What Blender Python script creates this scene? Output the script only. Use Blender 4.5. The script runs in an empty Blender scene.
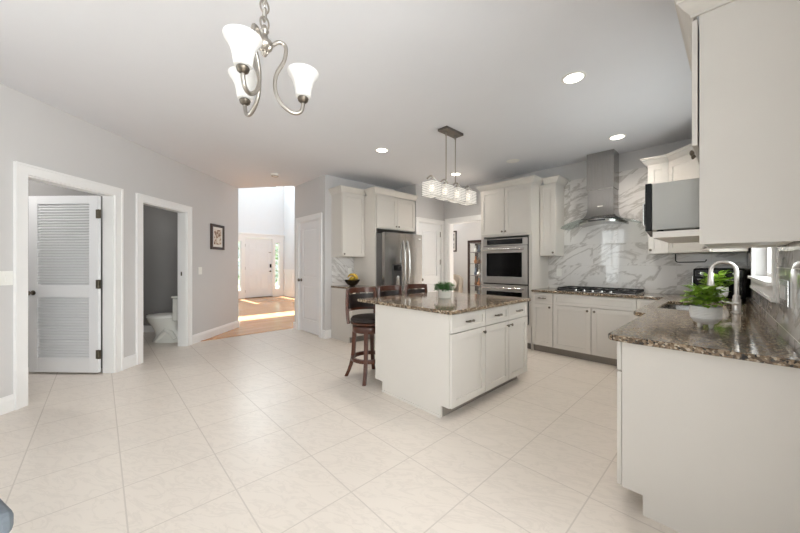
import bpy, bmesh, math, random
from mathutils import Vector, Matrix
random.seed(7)
PI = math.pi
SC = bpy.context.scene
COL = SC.collection
R2 = math.sqrt(0.5)

# ------------------------------------------------------------------ camera, world, sun, daylight, exposure
CAM_H, CEIL = 1.26, 2.77
cam_d = bpy.data.cameras.new('camera')
cam_d.sensor_width = 36.0
cam_d.lens = 36.0 * 318.0 / 800.0
cam_d.shift_y = -2.5 / 800.0
cam_d.clip_start = 0.05
cam_o = bpy.data.objects.new('camera', cam_d)
COL.objects.link(cam_o)
cam_o.location = (0, 0, CAM_H)
cam_o.rotation_euler = (PI / 2, 0, math.radians(46.7))
SC.camera = cam_o

w = bpy.data.worlds.new('sky')
SC.world = w
w.use_nodes = True
wn = w.node_tree.nodes['Background']
wn.inputs[0].default_value = (0.86, 0.93, 1.0, 1)
wn.inputs[1].default_value = 1.0

def sun(name, direction, energy, col, ang):
    l = bpy.data.lights.new(name, 'SUN')
    l.energy, l.color, l.angle = energy, col, math.radians(ang)
    o = bpy.data.objects.new(name, l)
    COL.objects.link(o)
    o.location = (-20, 3, 12)
    o.rotation_euler = Vector(direction).to_track_quat('-Z', 'Y').to_euler()
sun('sun', (1.0, 0.0, -1.0), 40.0, (1.0, 0.97, 0.93), 0.6)

def area(name, loc, direction, sx, sy, energy, col=(1, 1, 1)):
    l = bpy.data.lights.new(name, 'AREA')
    l.shape, l.size, l.size_y = 'RECTANGLE', sx, sy
    l.energy, l.color = energy, col
    o = bpy.data.objects.new(name, l)
    COL.objects.link(o)
    o.location = loc
    o.rotation_euler = Vector(direction).to_track_quat('-Z', 'Y').to_euler()
    return o
DAY = (0.97, 0.985, 1.0)
# daylight standing just outside each window opening; two of the openings are added
area('daylight_back_windows', (0.9, -3.62, 1.45), (0, 1, 0), 3.6, 2.2, 22, DAY)
area('fill_side_window', (3.22, -0.25, 1.45), (-1, 0.05, -0.3), 2.5, 2.2, 260, DAY)  # fill light at an unseen added window, brightens the left wall
area('daylight_glazed_door', (-2.415 - 0.5 * R2 - 0.22 * R2, -2.415 + 0.5 * R2 - 0.22 * R2, 1.28), (1, 1, 0), 0.7, 2.3, 30, DAY)
area('daylight_sink_window', (0.42, 3.62, 1.65), (-1, 0, 0), 1.5, 1.05, 26, DAY)
area('daylight_dining_window', (-3.9, 8.45, 1.5), (0, -1, 0), 1.2, 1.5, 95, DAY)
area('daylight_foyer_window', (-12.75, 3.9, 4.55), (1, 0, -0.2), 2.8, 0.8, 90, (0.88, 0.94, 1.0))
area('fill_foyer_side_window', (-9.4, 1.72, 4.0), (0, 1, -0.15), 2.6, 1.8, 80, (0.86, 0.93, 1.0))  # fill light at an unseen added window, brightens the foyer

area('fill_laundry', (-2.415 - 3.0 * R2 - 1.3 * R2, -2.415 + 3.0 * R2 - 1.3 * R2, 2.74), (0, 0, -1), 0.3, 0.3, 20, (1, 0.98, 0.95))  # unseen lamp added to brighten the louvered door
area('fill_bathroom', (-2.415 - 4.9 * R2 - 1.2 * R2, -2.415 + 4.9 * R2 - 1.2 * R2, 2.74), (0, 0, -1), 0.3, 0.3, 5, (1, 0.97, 0.93))  # unseen lamp added to lift the bathroom interior

SC.view_settings.view_transform = 'Standard'
SC.view_settings.look = 'None'
SC.view_settings.gamma = 1.0
SC.view_settings.use_curve_mapping = False
SC.view_settings.exposure = 0.14
SC.cycles.use_denoising = True
SC.cycles.max_bounces = 10
SC.cycles.diffuse_bounces = 6
SC.cycles.sample_clamp_indirect = 6.0
SC.cycles.caustics_reflective = False
SC.cycles.caustics_refractive = False

# ------------------------------------------------------------------ materials
def lin(r, g, b):
    f = lambda c: (c / 255 / 12.92) if c / 255 <= 0.04045 else ((c / 255 + 0.055) / 1.055) ** 2.4
    return (f(r), f(g), f(b), 1)

def pm(name, col, rough=0.5, metal=0.0, noise=0.03, scale=6.0, bump=0.0, bscale=60.0, coat=0.0, spec=0.5, emit=0.0, ecol=None):
    m = bpy.data.materials.new(name)
    m.use_nodes = True
    nt = m.node_tree
    b = nt.nodes['Principled BSDF']
    b.inputs['Roughness'].default_value = rough
    b.inputs['Metallic'].default_value = metal
    b.inputs['Specular IOR Level'].default_value = spec
    b.inputs['Coat Weight'].default_value = coat
    b.inputs['Coat Roughness'].default_value = 0.05
    c = lin(*col)
    tc = nt.nodes.new('ShaderNodeTexCoord')
    n = nt.nodes.new('ShaderNodeTexNoise')
    n.inputs['Scale'].default_value = scale
    nt.links.new(tc.outputs['Object'], n.inputs['Vector'])
    r = nt.nodes.new('ShaderNodeValToRGB')
    r.color_ramp.elements[0].color = tuple(x * (1 - noise) for x in c[:3]) + (1,)
    r.color_ramp.elements[1].color = tuple(min(1, x * (1 + noise)) for x in c[:3]) + (1,)
    nt.links.new(n.outputs['Fac'], r.inputs['Fac'])
    nt.links.new(r.outputs['Color'], b.inputs['Base Color'])
    if bump:
        n2 = nt.nodes.new('ShaderNodeTexNoise')
        n2.inputs['Scale'].default_value = bscale
        nt.links.new(tc.outputs['Object'], n2.inputs['Vector'])
        bp = nt.nodes.new('ShaderNodeBump')
        bp.inputs['Strength'].default_value = bump
        bp.inputs['Distance'].default_value = 0.002
        nt.links.new(n2.outputs['Fac'], bp.inputs['Height'])
        nt.links.new(bp.outputs['Normal'], b.inputs['Normal'])
    if emit:
        b.inputs['Emission Color'].default_value = lin(*(ecol or (255, 246, 232)))
        b.inputs['Emission Strength'].default_value = emit
    return m

M = {}
M['ceiling'] = pm('ceiling_paint', (225, 226, 230), 0.9, noise=0.01, spec=0.2)
M['wall'] = pm('grey_wall_paint', (206, 204, 203), 0.75, noise=0.01, bump=0.05, bscale=150, spec=0.3)
M['wall_white'] = pm('white_wall_paint', (228, 230, 233), 0.8, noise=0.01, spec=0.3)
M['wall_cream'] = pm('warm_white_wall_paint', (230, 227, 224), 0.8, noise=0.01, spec=0.3)
M['wall_shaded'] = pm('shade_darkened_wall_paint', (150, 148, 146), 0.8, noise=0.01, spec=0.3)  # shade put into the colour: unlit bathroom, laundry under its added lamp
M['trim'] = pm('white_trim_paint', (238, 237, 236), 0.4, noise=0.01)
M['door'] = pm('white_door_paint', (232, 232, 233), 0.4, noise=0.01)
M['cab'] = pm('cream_cabinet_paint', (213, 208, 201), 0.38, noise=0.012)
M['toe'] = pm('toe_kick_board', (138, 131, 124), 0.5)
M['gap'] = pm('dark_joint', (62, 58, 54), 0.8)
M['nickel'] = pm('brushed_nickel', (176, 170, 162), 0.3, 1.0, noise=0.05)
M['dark_nickel'] = pm('aged_nickel', (118, 110, 100), 0.35, 1.0)
M['satin'] = pm('satin_nickel', (208, 204, 200), 0.28, 1.0, noise=0.02)
M['oven_steel'] = pm('oven_stainless', (196, 192, 188), 0.3, 1.0, noise=0.02)
M['chrome'] = pm('satin_steel', (205, 204, 202), 0.22, 1.0, noise=0.02)
M['hinge'] = pm('hinge_metal', (112, 105, 92), 0.4, 0.9)
M['black'] = pm('black_plastic', (16, 15, 15), 0.35, spec=0.25)
M['iron'] = pm('cast_iron', (26, 25, 25), 0.55, bump=0.2, bscale=120)
M['glass_dark'] = pm('dark_oven_glass', (12, 11, 11), 0.08, spec=0.2)
M['white_plastic'] = pm('white_plastic', (236, 235, 230), 0.4, noise=0.01)
M['ceramic'] = pm('white_ceramic', (228, 227, 220), 0.16, noise=0.01)
M['ceramic_matte'] = pm('ribbed_ceramic', (238, 237, 235), 0.35, noise=0.01)
M['micro'] = pm('grey_metal_case', (174, 173, 168), 0.45, 0.15, noise=0.01)
M['wood'] = pm('dark_walnut_wood', (76, 39, 23), 0.32, noise=0.45, scale=14)
M['wood_black'] = pm('espresso_wood', (58, 38, 30), 0.4, noise=0.3, scale=12)
M['leather'] = pm('dark_brown_leather', (34, 24, 21), 0.42, noise=0.1, bump=0.2, bscale=200)
M['fabric_grey'] = pm('blue_grey_fabric', (112, 120, 128), 0.9, noise=0.08, scale=40, bump=0.3, bscale=300)
M['fabric_beige'] = pm('beige_fabric', (190, 178, 164), 0.9, noise=0.06, scale=30)
M['lemon'] = pm('lemon_peel', (190, 158, 44), 0.45, noise=0.15, bump=0.2, bscale=150)
M['banana'] = pm('banana_peel', (200, 164, 52), 0.5, noise=0.12)
M['bowl'] = pm('dark_bronze_bowl', (52, 42, 28), 0.35, 0.6, noise=0.3)
M['soil'] = pm('potting_soil', (56, 42, 32), 0.95, noise=0.3, scale=60)
M['leaf'] = pm('bright_green_leaf', (142, 178, 60), 0.45, noise=0.5, scale=28)
M['leaf_dark'] = pm('deep_green_leaf', (52, 112, 40), 0.5, noise=0.5, scale=40)
M['leaf_out'] = pm('garden_leaf', (112, 140, 84), 0.6, noise=0.5, scale=3)
M['paper'] = pm('picture_mat', (226, 222, 216), 0.8, noise=0.01)
M['crystal'] = pm('lit_crystal', (196, 195, 192), 0.1, emit=0.36)
M['bulb'] = pm('lit_bulb', (255, 250, 240), 0.4, emit=1.6)
M['shade'] = pm('lit_frosted_glass', (222, 221, 219), 0.35, emit=0.16, ecol=(255, 250, 242))
M['lamp'] = pm('lit_lamp_lens', (255, 252, 246), 0.4, emit=9.0)
M['screen'] = pm('dark_display', (14, 15, 17), 0.1)

def stainless():
    m = bpy.data.materials.new('brushed_stainless')
    m.use_nodes = True
    nt = m.node_tree
    b = nt.nodes['Principled BSDF']
    b.inputs['Metallic'].default_value = 1.0
    b.inputs['Roughness'].default_value = 0.2
    tc = nt.nodes.new('ShaderNodeTexCoord')
    mp = nt.nodes.new('ShaderNodeMapping')
    mp.inputs['Scale'].default_value = (160, 160, 1.5)
    n = nt.nodes.new('ShaderNodeTexNoise')
    n.inputs['Scale'].default_value = 3.0
    r = nt.nodes.new('ShaderNodeValToRGB')
    r.color_ramp.elements[0].color = lin(150, 147, 144)
    r.color_ramp.elements[1].color = lin(188, 185, 182)
    nt.links.new(tc.outputs['Object'], mp.inputs[0])
    nt.links.new(mp.outputs[0], n.inputs['Vector'])
    nt.links.new(n.outputs['Fac'], r.inputs[0])
    nt.links.new(r.outputs[0], b.inputs['Base Color'])
    return m
M['steel'] = stainless()

def pane_mat(name, tint, gloss):
    m = bpy.data.materials.new(name)
    m.use_nodes = True
    nt = m.node_tree
    out = nt.nodes['Material Output']
    nt.nodes.remove(nt.nodes['Principled BSDF'])
    t = nt.nodes.new('ShaderNodeBsdfTransparent')
    t.inputs[0].default_value = tint
    g = nt.nodes.new('ShaderNodeBsdfGlossy')
    g.inputs['Roughness'].default_value = 0.03
    mx = nt.nodes.new('ShaderNodeMixShader')
    mx.inputs[0].default_value = gloss
    nt.links.new(t.outputs[0], mx.inputs[1])
    nt.links.new(g.outputs[0], mx.inputs[2])
    nt.links.new(mx.outputs[0], out.inputs[0])
    return m
M['pane'] = pane_mat('window_glass', (0.96, 0.98, 0.97, 1), 0.05)
M['glass_canopy'] = pane_mat('clear_canopy_glass', (0.82, 0.86, 0.85, 1), 0.14)

def granite():
    m = bpy.data.materials.new('speckled_granite')
    m.use_nodes = True
    nt = m.node_tree
    b = nt.nodes['Principled BSDF']
    b.inputs['Roughness'].default_value = 0.09
    tc = nt.nodes.new('ShaderNodeTexCoord')
    v = nt.nodes.new('ShaderNodeTexVoronoi')
    v.inputs['Scale'].default_value = 110
    n0 = nt.nodes.new('ShaderNodeTexNoise')
    n0.inputs['Scale'].default_value = 40
    n0.inputs['Detail'].default_value = 4
    add = nt.nodes.new('ShaderNodeVectorMath')
    add.operation = 'MULTIPLY_ADD'
    add.inputs[1].default_value = (0.008, 0.008, 0.008)
    nt.links.new(n0.outputs['Color'], add.inputs[0])
    nt.links.new(tc.outputs['Object'], add.inputs[2])
    nt.links.new(add.outputs[0], v.inputs['Vector'])
    sep = nt.nodes.new('ShaderNodeSeparateColor')
    nt.links.new(v.outputs['Color'], sep.inputs[0])
    r = nt.nodes.new('ShaderNodeValToRGB')
    cr = r.color_ramp
    cr.interpolation = 'CONSTANT'
    cols = [(0.0, (40, 35, 30)), (0.17, (100, 85, 69)), (0.38, (138, 120, 100)), (0.62, (166, 149, 128)), (0.84, (204, 194, 177))]
    cr.elements[0].position, cr.elements[0].color = cols[0][0], lin(*cols[0][1])
    cr.elements[1].position, cr.elements[1].color = cols[1][0], lin(*cols[1][1])
    for p, c in cols[2:]:
        e = cr.elements.new(p)
        e.color = lin(*c)
    nt.links.new(sep.outputs[0], r.inputs[0])
    n = nt.nodes.new('ShaderNodeTexNoise')
    n.inputs['Scale'].default_value = 7
    n.inputs['Detail'].default_value = 6
    nt.links.new(tc.outputs['Object'], n.inputs['Vector'])
    r2 = nt.nodes.new('ShaderNodeValToRGB')
    r2.color_ramp.elements[0].color = lin(190, 178, 168)
    r2.color_ramp.elements[1].color = lin(235, 225, 210)
    r2.color_ramp.elements[0].position, r2.color_ramp.elements[1].position = 0.3, 0.7
    nt.links.new(n.outputs['Fac'], r2.inputs[0])
    mx = nt.nodes.new('ShaderNodeMix')
    mx.data_type, mx.blend_type = 'RGBA', 'MULTIPLY'
    mx.inputs['Factor'].default_value = 0.6
    nt.links.new(r.outputs[0], mx.inputs['A'])
    nt.links.new(r2.outputs[0], mx.inputs['B'])
    nt.links.new(mx.outputs['Result'], b.inputs['Base Color'])
    return m
M['granite'] = granite()

def tiled(name, base, vein, grout, tw, th, ox, oy, plane, mortar, rough, vein_scale, vein_lo, vein_hi, tilt, diag):
    """stone tiles laid in plane xy / xz / yz, brick offset 0 (floor) or as given"""
    m = bpy.data.materials.new(name)
    m.use_nodes = True
    nt = m.node_tree
    b = nt.nodes['Principled BSDF']
    tc = nt.nodes.new('ShaderNodeTexCoord')
    sp = nt.nodes.new('ShaderNodeSeparateXYZ')
    nt.links.new(tc.outputs['Object'], sp.inputs[0])
    cb = nt.nodes.new('ShaderNodeCombineXYZ')
    a, c = {'xy': (0, 1), 'xz': (0, 2), 'yz': (1, 2)}[plane]
    nt.links.new(sp.outputs[a], cb.inputs[0])
    nt.links.new(sp.outputs[c], cb.inputs[1])
    mp = nt.nodes.new('ShaderNodeMapping')
    mp.inputs['Location'].default_value = (-ox, -oy, 0)
    nt.links.new(cb.outputs[0], mp.inputs[0])
    br = nt.nodes.new('ShaderNodeTexBrick')
    br.offset = 0.0 if plane == 'xy' else 0.5
    br.squash = 1.0
    br.inputs['Scale'].default_value = 1.0
    br.inputs['Brick Width'].default_value = tw
    br.inputs['Row Height'].default_value = th
    br.inputs['Mortar Size'].default_value = mortar
    br.inputs['Mortar Smooth'].default_value = 0.1
    br.inputs['Color1'].default_value = (0, 0, 0, 1)
    br.inputs['Color2'].default_value = (1, 1, 1, 1)
    nt.links.new(mp.outputs[0], br.inputs['Vector'])
    # veins: stretched, distorted noise, shifted from tile to tile
    mv = nt.nodes.new('ShaderNodeMapping')
    mv.vector_type = 'TEXTURE'
    mv.inputs['Rotation'].default_value = (0, 0, diag)
    mv.inputs['Scale'].default_value = (1.0, 0.36, 1.0)
    nt.links.new(cb.outputs[0], mv.inputs[0])
    ad = nt.nodes.new('ShaderNodeVectorMath')
    ad.operation = 'MULTIPLY_ADD'
    ad.inputs[1].default_value = (0.7, 0.7, 3.0)
    nt.links.new(br.outputs['Color'], ad.inputs[0])
    nt.links.new(mv.outputs[0], ad.inputs[2])
    n = nt.nodes.new('ShaderNodeTexNoise')
    n.inputs['Scale'].default_value = vein_scale
    n.inputs['Detail'].default_value = 7
    n.inputs['Roughness'].default_value = 0.6
    n.inputs['Distortion'].default_value = 0.9
    nt.links.new(ad.outputs[0], n.inputs['Vector'])
    ab = nt.nodes.new('ShaderNodeMath')
    ab.operation = 'SUBTRACT'
    ab.inputs[1].default_value = 0.5
    nt.links.new(n.outputs['Fac'], ab.inputs[0])
    ab2 = nt.nodes.new('ShaderNodeMath')
    ab2.operation = 'ABSOLUTE'
    nt.links.new(ab.outputs[0], ab2.inputs[0])
    r = nt.nodes.new('ShaderNodeValToRGB')
    r.color_ramp.elements[0].position, r.color_ramp.elements[1].position = vein_lo, vein_hi
    r.color_ramp.elements[0].color, r.color_ramp.elements[1].color = lin(*vein), lin(*base)
    nt.links.new(ab2.outputs[0], r.inputs[0])
    mx = nt.nodes.new('ShaderNodeMix')
    mx.data_type = 'RGBA'
    nt.links.new(br.outputs['Fac'], mx.inputs['Factor'])
    nt.links.new(r.outputs[0], mx.inputs['A'])
    mx.inputs['B'].default_value = lin(*grout)
    nt.links.new(mx.outputs['Result'], b.inputs['Base Color'])
    rr = nt.nodes.new('ShaderNodeMath')
    rr.operation = 'MULTIPLY_ADD'
    rr.inputs[1].default_value = 0.5
    rr.inputs[2].default_value = rough
    nt.links.new(br.outputs['Fac'], rr.inputs[0])
    nt.links.new(rr.outputs[0], b.inputs['Roughness'])
    # every tile sits at a hair's tilt of its own
    g = nt.nodes.new('ShaderNodeNewGeometry')
    wn_ = nt.nodes.new('ShaderNodeTexWhiteNoise')
    wn_.noise_dimensions = '3D'
    nt.links.new(br.outputs['Color'], wn_.inputs['Vector'])
    s1 = nt.nodes.new('ShaderNodeVectorMath')
    s1.operation = 'SUBTRACT'
    s1.inputs[1].default_value = (0.5, 0.5, 0.5)
    nt.links.new(wn_.outputs['Color'], s1.inputs[0])
    s2 = nt.nodes.new('ShaderNodeVectorMath')
    s2.operation = 'MULTIPLY_ADD'
    s2.inputs[1].default_value = (tilt, tilt, tilt)
    nt.links.new(s1.outputs[0], s2.inputs[0])
    nt.links.new(g.outputs['Normal'], s2.inputs[2])
    s3 = nt.nodes.new('ShaderNodeVectorMath')
    s3.operation = 'NORMALIZE'
    nt.links.new(s2.outputs[0], s3.inputs[0])
    nt.links.new(s3.outputs[0], b.inputs['Normal'])
    return m
M['tile'] = tiled('cream_floor_tile', (222, 213, 203), (214, 205, 195), (202, 193, 184), 0.457, 0.457, -0.55, 0.552, 'xy', 0.0035, 0.30, 5.0, 0.0, 0.05, 0.003, 0.5)
M['marble_xz'] = tiled('marble_tile', (226, 223, 220), (186, 181, 176), (210, 206, 202), 0.61, 0.305, 0.1, 0.02, 'xz', 0.0018, 0.03, 1.3, 0.0, 0.046, 0.012, 0.55)
M['marble_yz'] = tiled('marble_tile_side', (226, 223, 220), (186, 181, 176), (210, 206, 202), 0.61, 0.305, 0.1, 0.02, 'yz', 0.0018, 0.03, 1.3, 0.0, 0.046, 0.012, -0.55)

def hardwood():
    m = bpy.data.materials.new('honey_oak_boards')
    m.use_nodes = True
    nt = m.node_tree
    b = nt.nodes['Principled BSDF']
    b.inputs['Roughness'].default_value = 0.16
    tc = nt.nodes.new('ShaderNodeTexCoord')
    br = nt.nodes.new('ShaderNodeTexBrick')
    br.inputs['Scale'].default_value = 1.0
    br.inputs['Brick Width'].default_value = 0.9
    br.inputs['Row Height'].default_value = 0.075
    br.inputs['Mortar Size'].default_value = 0.0015
    br.inputs['Color1'].default_value = lin(196, 144, 98)
    br.inputs['Color2'].default_value = lin(212, 162, 114)
    br.inputs['Mortar'].default_value = lin(150, 96, 56)
    mp = nt.nodes.new('ShaderNodeMapping')
    mp.inputs['Rotation'].default_value = (0, 0, PI / 2)
    nt.links.new(tc.outputs['Object'], mp.inputs[0])
    nt.links.new(mp.outputs[0], br.inputs['Vector'])
    nt.links.new(br.outputs['Color'], b.inputs['Base Color'])
    return m
M['oak'] = hardwood()

def art(name, cols, scale):
    m = bpy.data.materials.new(name)
    m.use_nodes = True
    nt = m.node_tree
    b = nt.nodes['Principled BSDF']
    b.inputs['Roughness'].default_value = 0.7
    tc = nt.nodes.new('ShaderNodeTexCoord')
    n = nt.nodes.new('ShaderNodeTexNoise')
    n.inputs['Scale'].default_value = scale
    n.inputs['Detail'].default_value = 5
    r = nt.nodes.new('ShaderNodeValToRGB')
    r.color_ramp.elements[0].position, r.color_ramp.elements[0].color = 0.38, lin(*cols[0])
    r.color_ramp.elements[1].position, r.color_ramp.elements[1].color = 0.6, lin(*cols[2])
    e = r.color_ramp.elements.new(0.48)
    e.color = lin(*cols[1])
    nt.links.new(tc.outputs['Object'], n.inputs['Vector'])
    nt.links.new(n.outputs['Fac'], r.inputs[0])
    nt.links.new(r.outputs[0], b.inputs['Base Color'])
    return m
M['art'] = art('abstract_print', [(120, 84, 66), (200, 178, 158), (226, 218, 208)], 22)
M['art_grey'] = art('grey_print', [(60, 58, 56), (150, 148, 146), (220, 218, 214)], 12)

# ------------------------------------------------------------------ mesh helpers
WORLD = {}

def tag(o, label=None, cat=None, group=None, kind=None):
    if label: o['label'] = label
    if cat: o['category'] = cat
    if group: o['group'] = group
    if kind: o['kind'] = kind
    return o

def mat4(loc, rot):
    return Matrix.Translation(Vector(loc)) @ Matrix.Rotation(rot, 4, 'Z')

def thing(name, label, cat, loc=(0, 0, 0), rot=0.0, group=None, kind=None):
    o = bpy.data.objects.new(name, None)
    o.empty_display_size = 0.1
    COL.objects.link(o)
    o.location, o.rotation_euler = loc, (0, 0, rot)
    WORLD[o] = mat4(loc, rot)
    return tag(o, label, cat, group, kind)

def rnd_basis(d):
    d = d.normalized()
    a = Vector((0, 0, 1)) if abs(d.z) < 0.9 else Vector((1, 0, 0))
    u = d.cross(a).normalized()
    return u, d.cross(u).normalized()

class MB:
    """collects shapes; build() links them as ONE mesh object. world=True: coordinates are world ones."""
    def __init__(self, world=False):
        self.v, self.f, self.world = [], [], world
    def add(self, vs, fs):
        o = len(self.v)
        self.v += [Vector(p) for p in vs]
        self.f += [tuple(i + o for i in f) for f in fs]
        return self
    def box(self, x0, x1, y0, y1, z0, z1):
        x0, x1 = sorted((x0, x1)); y0, y1 = sorted((y0, y1)); z0, z1 = sorted((z0, z1))
        return self.add([(x0, y0, z0), (x1, y0, z0), (x1, y1, z0), (x0, y1, z0), (x0, y0, z1), (x1, y0, z1), (x1, y1, z1), (x0, y1, z1)],
                        [(0, 3, 2, 1), (4, 5, 6, 7), (0, 1, 5, 4), (1, 2, 6, 5), (2, 3, 7, 6), (3, 0, 4, 7)])
    def hexa(self, p):
        return self.add(p, [(0, 3, 2, 1), (4, 5, 6, 7), (0, 1, 5, 4), (1, 2, 6, 5), (2, 3, 7, 6), (3, 0, 4, 7)])
    def prism(self, poly, z0, z1):
        n = len(poly)
        return self.add([(x, y, z0) for x, y in poly] + [(x, y, z1) for x, y in poly],
                        [tuple(range(n - 1, -1, -1)), tuple(range(n, 2 * n))] + [(i, (i + 1) % n, n + (i + 1) % n, n + i) for i in range(n)])
    def tube(self, pts, r, n=10, closed=False, caps=True):
        P = [Vector(p) for p in pts]
        k = len(P)
        rs = r if isinstance(r, (list, tuple)) else [r] * k
        vs, fs = [], []
        u = None
        for i in range(k):
            if closed: d = P[(i + 1) % k] - P[i - 1]
            else: d = P[min(i + 1, k - 1)] - P[max(i - 1, 0)]
            d.normalize()
            if u is None: u, _ = rnd_basis(d)
            else: u = (u - d * u.dot(d)).normalized()
            w_ = d.cross(u)
            for j in range(n):
                a = 2 * PI * j / n
                vs.append(P[i] + (u * math.cos(a) + w_ * math.sin(a)) * rs[i])
        for i in range(k if closed else k - 1):
            i2 = (i + 1) % k
            for j in range(n):
                fs.append((i * n + j, i * n + (j + 1) % n, i2 * n + (j + 1) % n, i2 * n + j))
        if caps and not closed:
            fs.append(tuple(range(n - 1, -1, -1)))
            fs.append(tuple(range((k - 1) * n, k * n)))
        return self.add(vs, fs)
    def cyl(self, p0, p1, r0, r1=None, n=16):
        return self.tube([p0, p1], [r0, r0 if r1 is None else r1], n)
    def lathe(self, prof, c=(0, 0, 0), n=24, axis=(0, 0, 1), sx=1.0, sy=1.0, close=False):
        ax = Vector(axis).normalized()
        if abs(ax.z) > 0.999: u, w_ = Vector((1, 0, 0)), Vector((0, 1, 0)) * (1 if ax.z > 0 else -1)
        else: u, w_ = rnd_basis(ax)
        c = Vector(c)
        vs, fs = [], []
        for r, h in prof:
            for j in range(n):
                a = 2 * PI * j / n
                vs.append(c + ax * h + u * (max(r, 1e-4) * math.cos(a) * sx) + w_ * (max(r, 1e-4) * math.sin(a) * sy))
        k = len(prof)
        for i in range(k if close else k - 1):
            i2 = (i + 1) % k
            for j in range(n):
                fs.append((i * n + j, i * n + (j + 1) % n, i2 * n + (j + 1) % n, i2 * n + j))
        if not close:
            if prof[0][0] > 1e-3: fs.append(tuple(range(n - 1, -1, -1)))
            if prof[-1][0] > 1e-3: fs.append(tuple(range((k - 1) * n, k * n)))
        return self.add(vs, fs)
    def loft(self, rings, caps=True):
        n = len(rings[0])
        vs = [p for r in rings for p in r]
        fs = []
        for i in range(len(rings) - 1):
            for j in range(n):
                fs.append((i * n + j, i * n + (j + 1) % n, (i + 1) * n + (j + 1) % n, (i + 1) * n + j))
        if caps:
            fs.append(tuple(range(n - 1, -1, -1)))
            fs.append(tuple(range((len(rings) - 1) * n, len(rings) * n)))
        return self.add(vs, fs)
    def sweep(self, path, prof, z):
        """profile (out, up) along an open 2D path, outward to the right of travel"""
        P = [Vector((a, b)) for a, b in path]
        offs = []
        for i in range(len(P)):
            ns = []
            if i > 0: d = (P[i] - P[i - 1]).normalized(); ns.append(Vector((d.y, -d.x)))
            if i < len(P) - 1: d = (P[i + 1] - P[i]).normalized(); ns.append(Vector((d.y, -d.x)))
            if len(ns) == 1: offs.append(ns[0])
            else:
                b_ = (ns[0] + ns[1]).normalized()
                offs.append(b_ / max(0.3, b_.dot(ns[0])))
        rings = [[(P[i].x + offs[i].x * o, P[i].y + offs[i].y * o, z + u) for o, u in prof] for i in range(len(P))]
        return self.loft(rings)
    def sphere(self, c, rx, ry=None, rz=None, n=14, m=8, rot=None):
        ry = rx if ry is None else ry
        rz = rx if rz is None else rz
        vs, fs = [], []
        Rm = rot or Matrix.Identity(3)
        for i in range(m + 1):
            t = PI * i / m
            for j in range(n):
                a = 2 * PI * j / n
                vs.append(Vector(c) + Rm @ Vector((rx * max(math.sin(t), 1e-3) * math.cos(a), ry * max(math.sin(t), 1e-3) * math.sin(a), rz * math.cos(t))))
        for i in range(m):
            for j in range(n):
                fs.append((i * n + j, (i + 1) * n + j, (i + 1) * n + (j + 1) % n, i * n + (j + 1) % n))
        return self.add(vs, fs)
    def build(self, name, mat, parent=None, smooth=False, bevel=0.0, at=None, rot=0.0, seg=2, label=None):
        me = bpy.data.meshes.new(name)
        base = WORLD.get(parent) if parent is not None else (mat4(at, rot) if at is not None else None)
        vs = self.v
        if self.world and base is not None:
            inv = base.inverted()
            vs = [inv @ p for p in vs]
        me.from_pydata([tuple(p) for p in vs], [], self.f)
        bm = bmesh.new()
        bm.from_mesh(me)
        bmesh.ops.recalc_face_normals(bm, faces=bm.faces)
        bm.to_mesh(me)
        bm.free()
        me.materials.append(M[mat] if isinstance(mat, str) else mat)
        if smooth:
            for p in me.polygons: p.use_smooth = True
            me.set_sharp_from_angle(angle=math.radians(40))
        o = bpy.data.objects.new(name, me)
        COL.objects.link(o)
        if parent is not None:
            o.parent = parent
            WORLD[o] = WORLD[parent]
        elif at is not None:
            o.location, o.rotation_euler = at, (0, 0, rot)
            WORLD[o] = base
        else:
            WORLD[o] = Matrix.Identity(4)
        if bevel:
            b = o.modifiers.new('soft edge', 'BEVEL')
            b.width, b.segments, b.limit_method, b.angle_limit = bevel, seg, 'ANGLE', math.radians(40)
        if label: o['label'] = label
        return o

def struct(name, mb, mat, **k):
    return tag(mb.build(name, mat, **k), kind='structure')

def dup(root, loc, rot=None, label=None):
    r = root.copy()
    COL.objects.link(r)
    r.location = loc
    if rot is not None: r.rotation_euler = (0, 0, rot)
    if label: r['label'] = label
    for ch in list(root.children):
        c = ch.copy()
        COL.objects.link(c)
        c.parent = r
        for g in list(ch.children):
            d = g.copy()
            COL.objects.link(d)
            d.parent = c
    return r

def bez(p0, p1, p2, p3, n=12):
    p0, p1, p2, p3 = map(Vector, (p0, p1, p2, p3))
    return [p0 * (1 - t) ** 3 + p1 * 3 * t * (1 - t) ** 2 + p2 * 3 * t * t * (1 - t) + p3 * t ** 3 for t in [i / n for i in range(n + 1)]]

# frames: LEFT wall (local x along the wall away from the camera, local y outward)
LEFT_AT, LEFT_ROT = (-2.415, -2.415, 0), math.radians(135)
def Lw(s, off, z=0.0):
    return (-2.415 - R2 * s - R2 * off, -2.415 + R2 * s - R2 * off, z)

# wall positions
XR, YH, XF, XD, YP = 0.166, 5.17, -4.77, -4.16, 2.76
XFR, YFR = -12.4, 5.33
RW_AT, RW_ROT = (0.2553, 0, 0), math.atan(0.033)   # the window wall runs a hair off square
def XW(y): return 0.2553 - 0.033 * y

def wall_mb(mb, s0, s1, t0, t1, z0, z1, openings):
    """grid of boxes in local (s, thickness, z) that leaves the openings free"""
    ss = sorted({s0, s1} | {v for o in openings for v in o[:2]})
    for a, b in zip(ss, ss[1:]):
        op = [o for o in openings if o[0] <= a + 1e-6 and o[1] >= b - 1e-6]
        zz = [z0]
        for o in sorted(op, key=lambda q: q[2]):
            if o[2] > zz[-1]: mb.box(a, b, t0, t1, zz[-1], o[2])
            zz.append(o[3])
        if zz[-1] < z1: mb.box(a, b, t0, t1, zz[-1], z1)
    return mb

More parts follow.
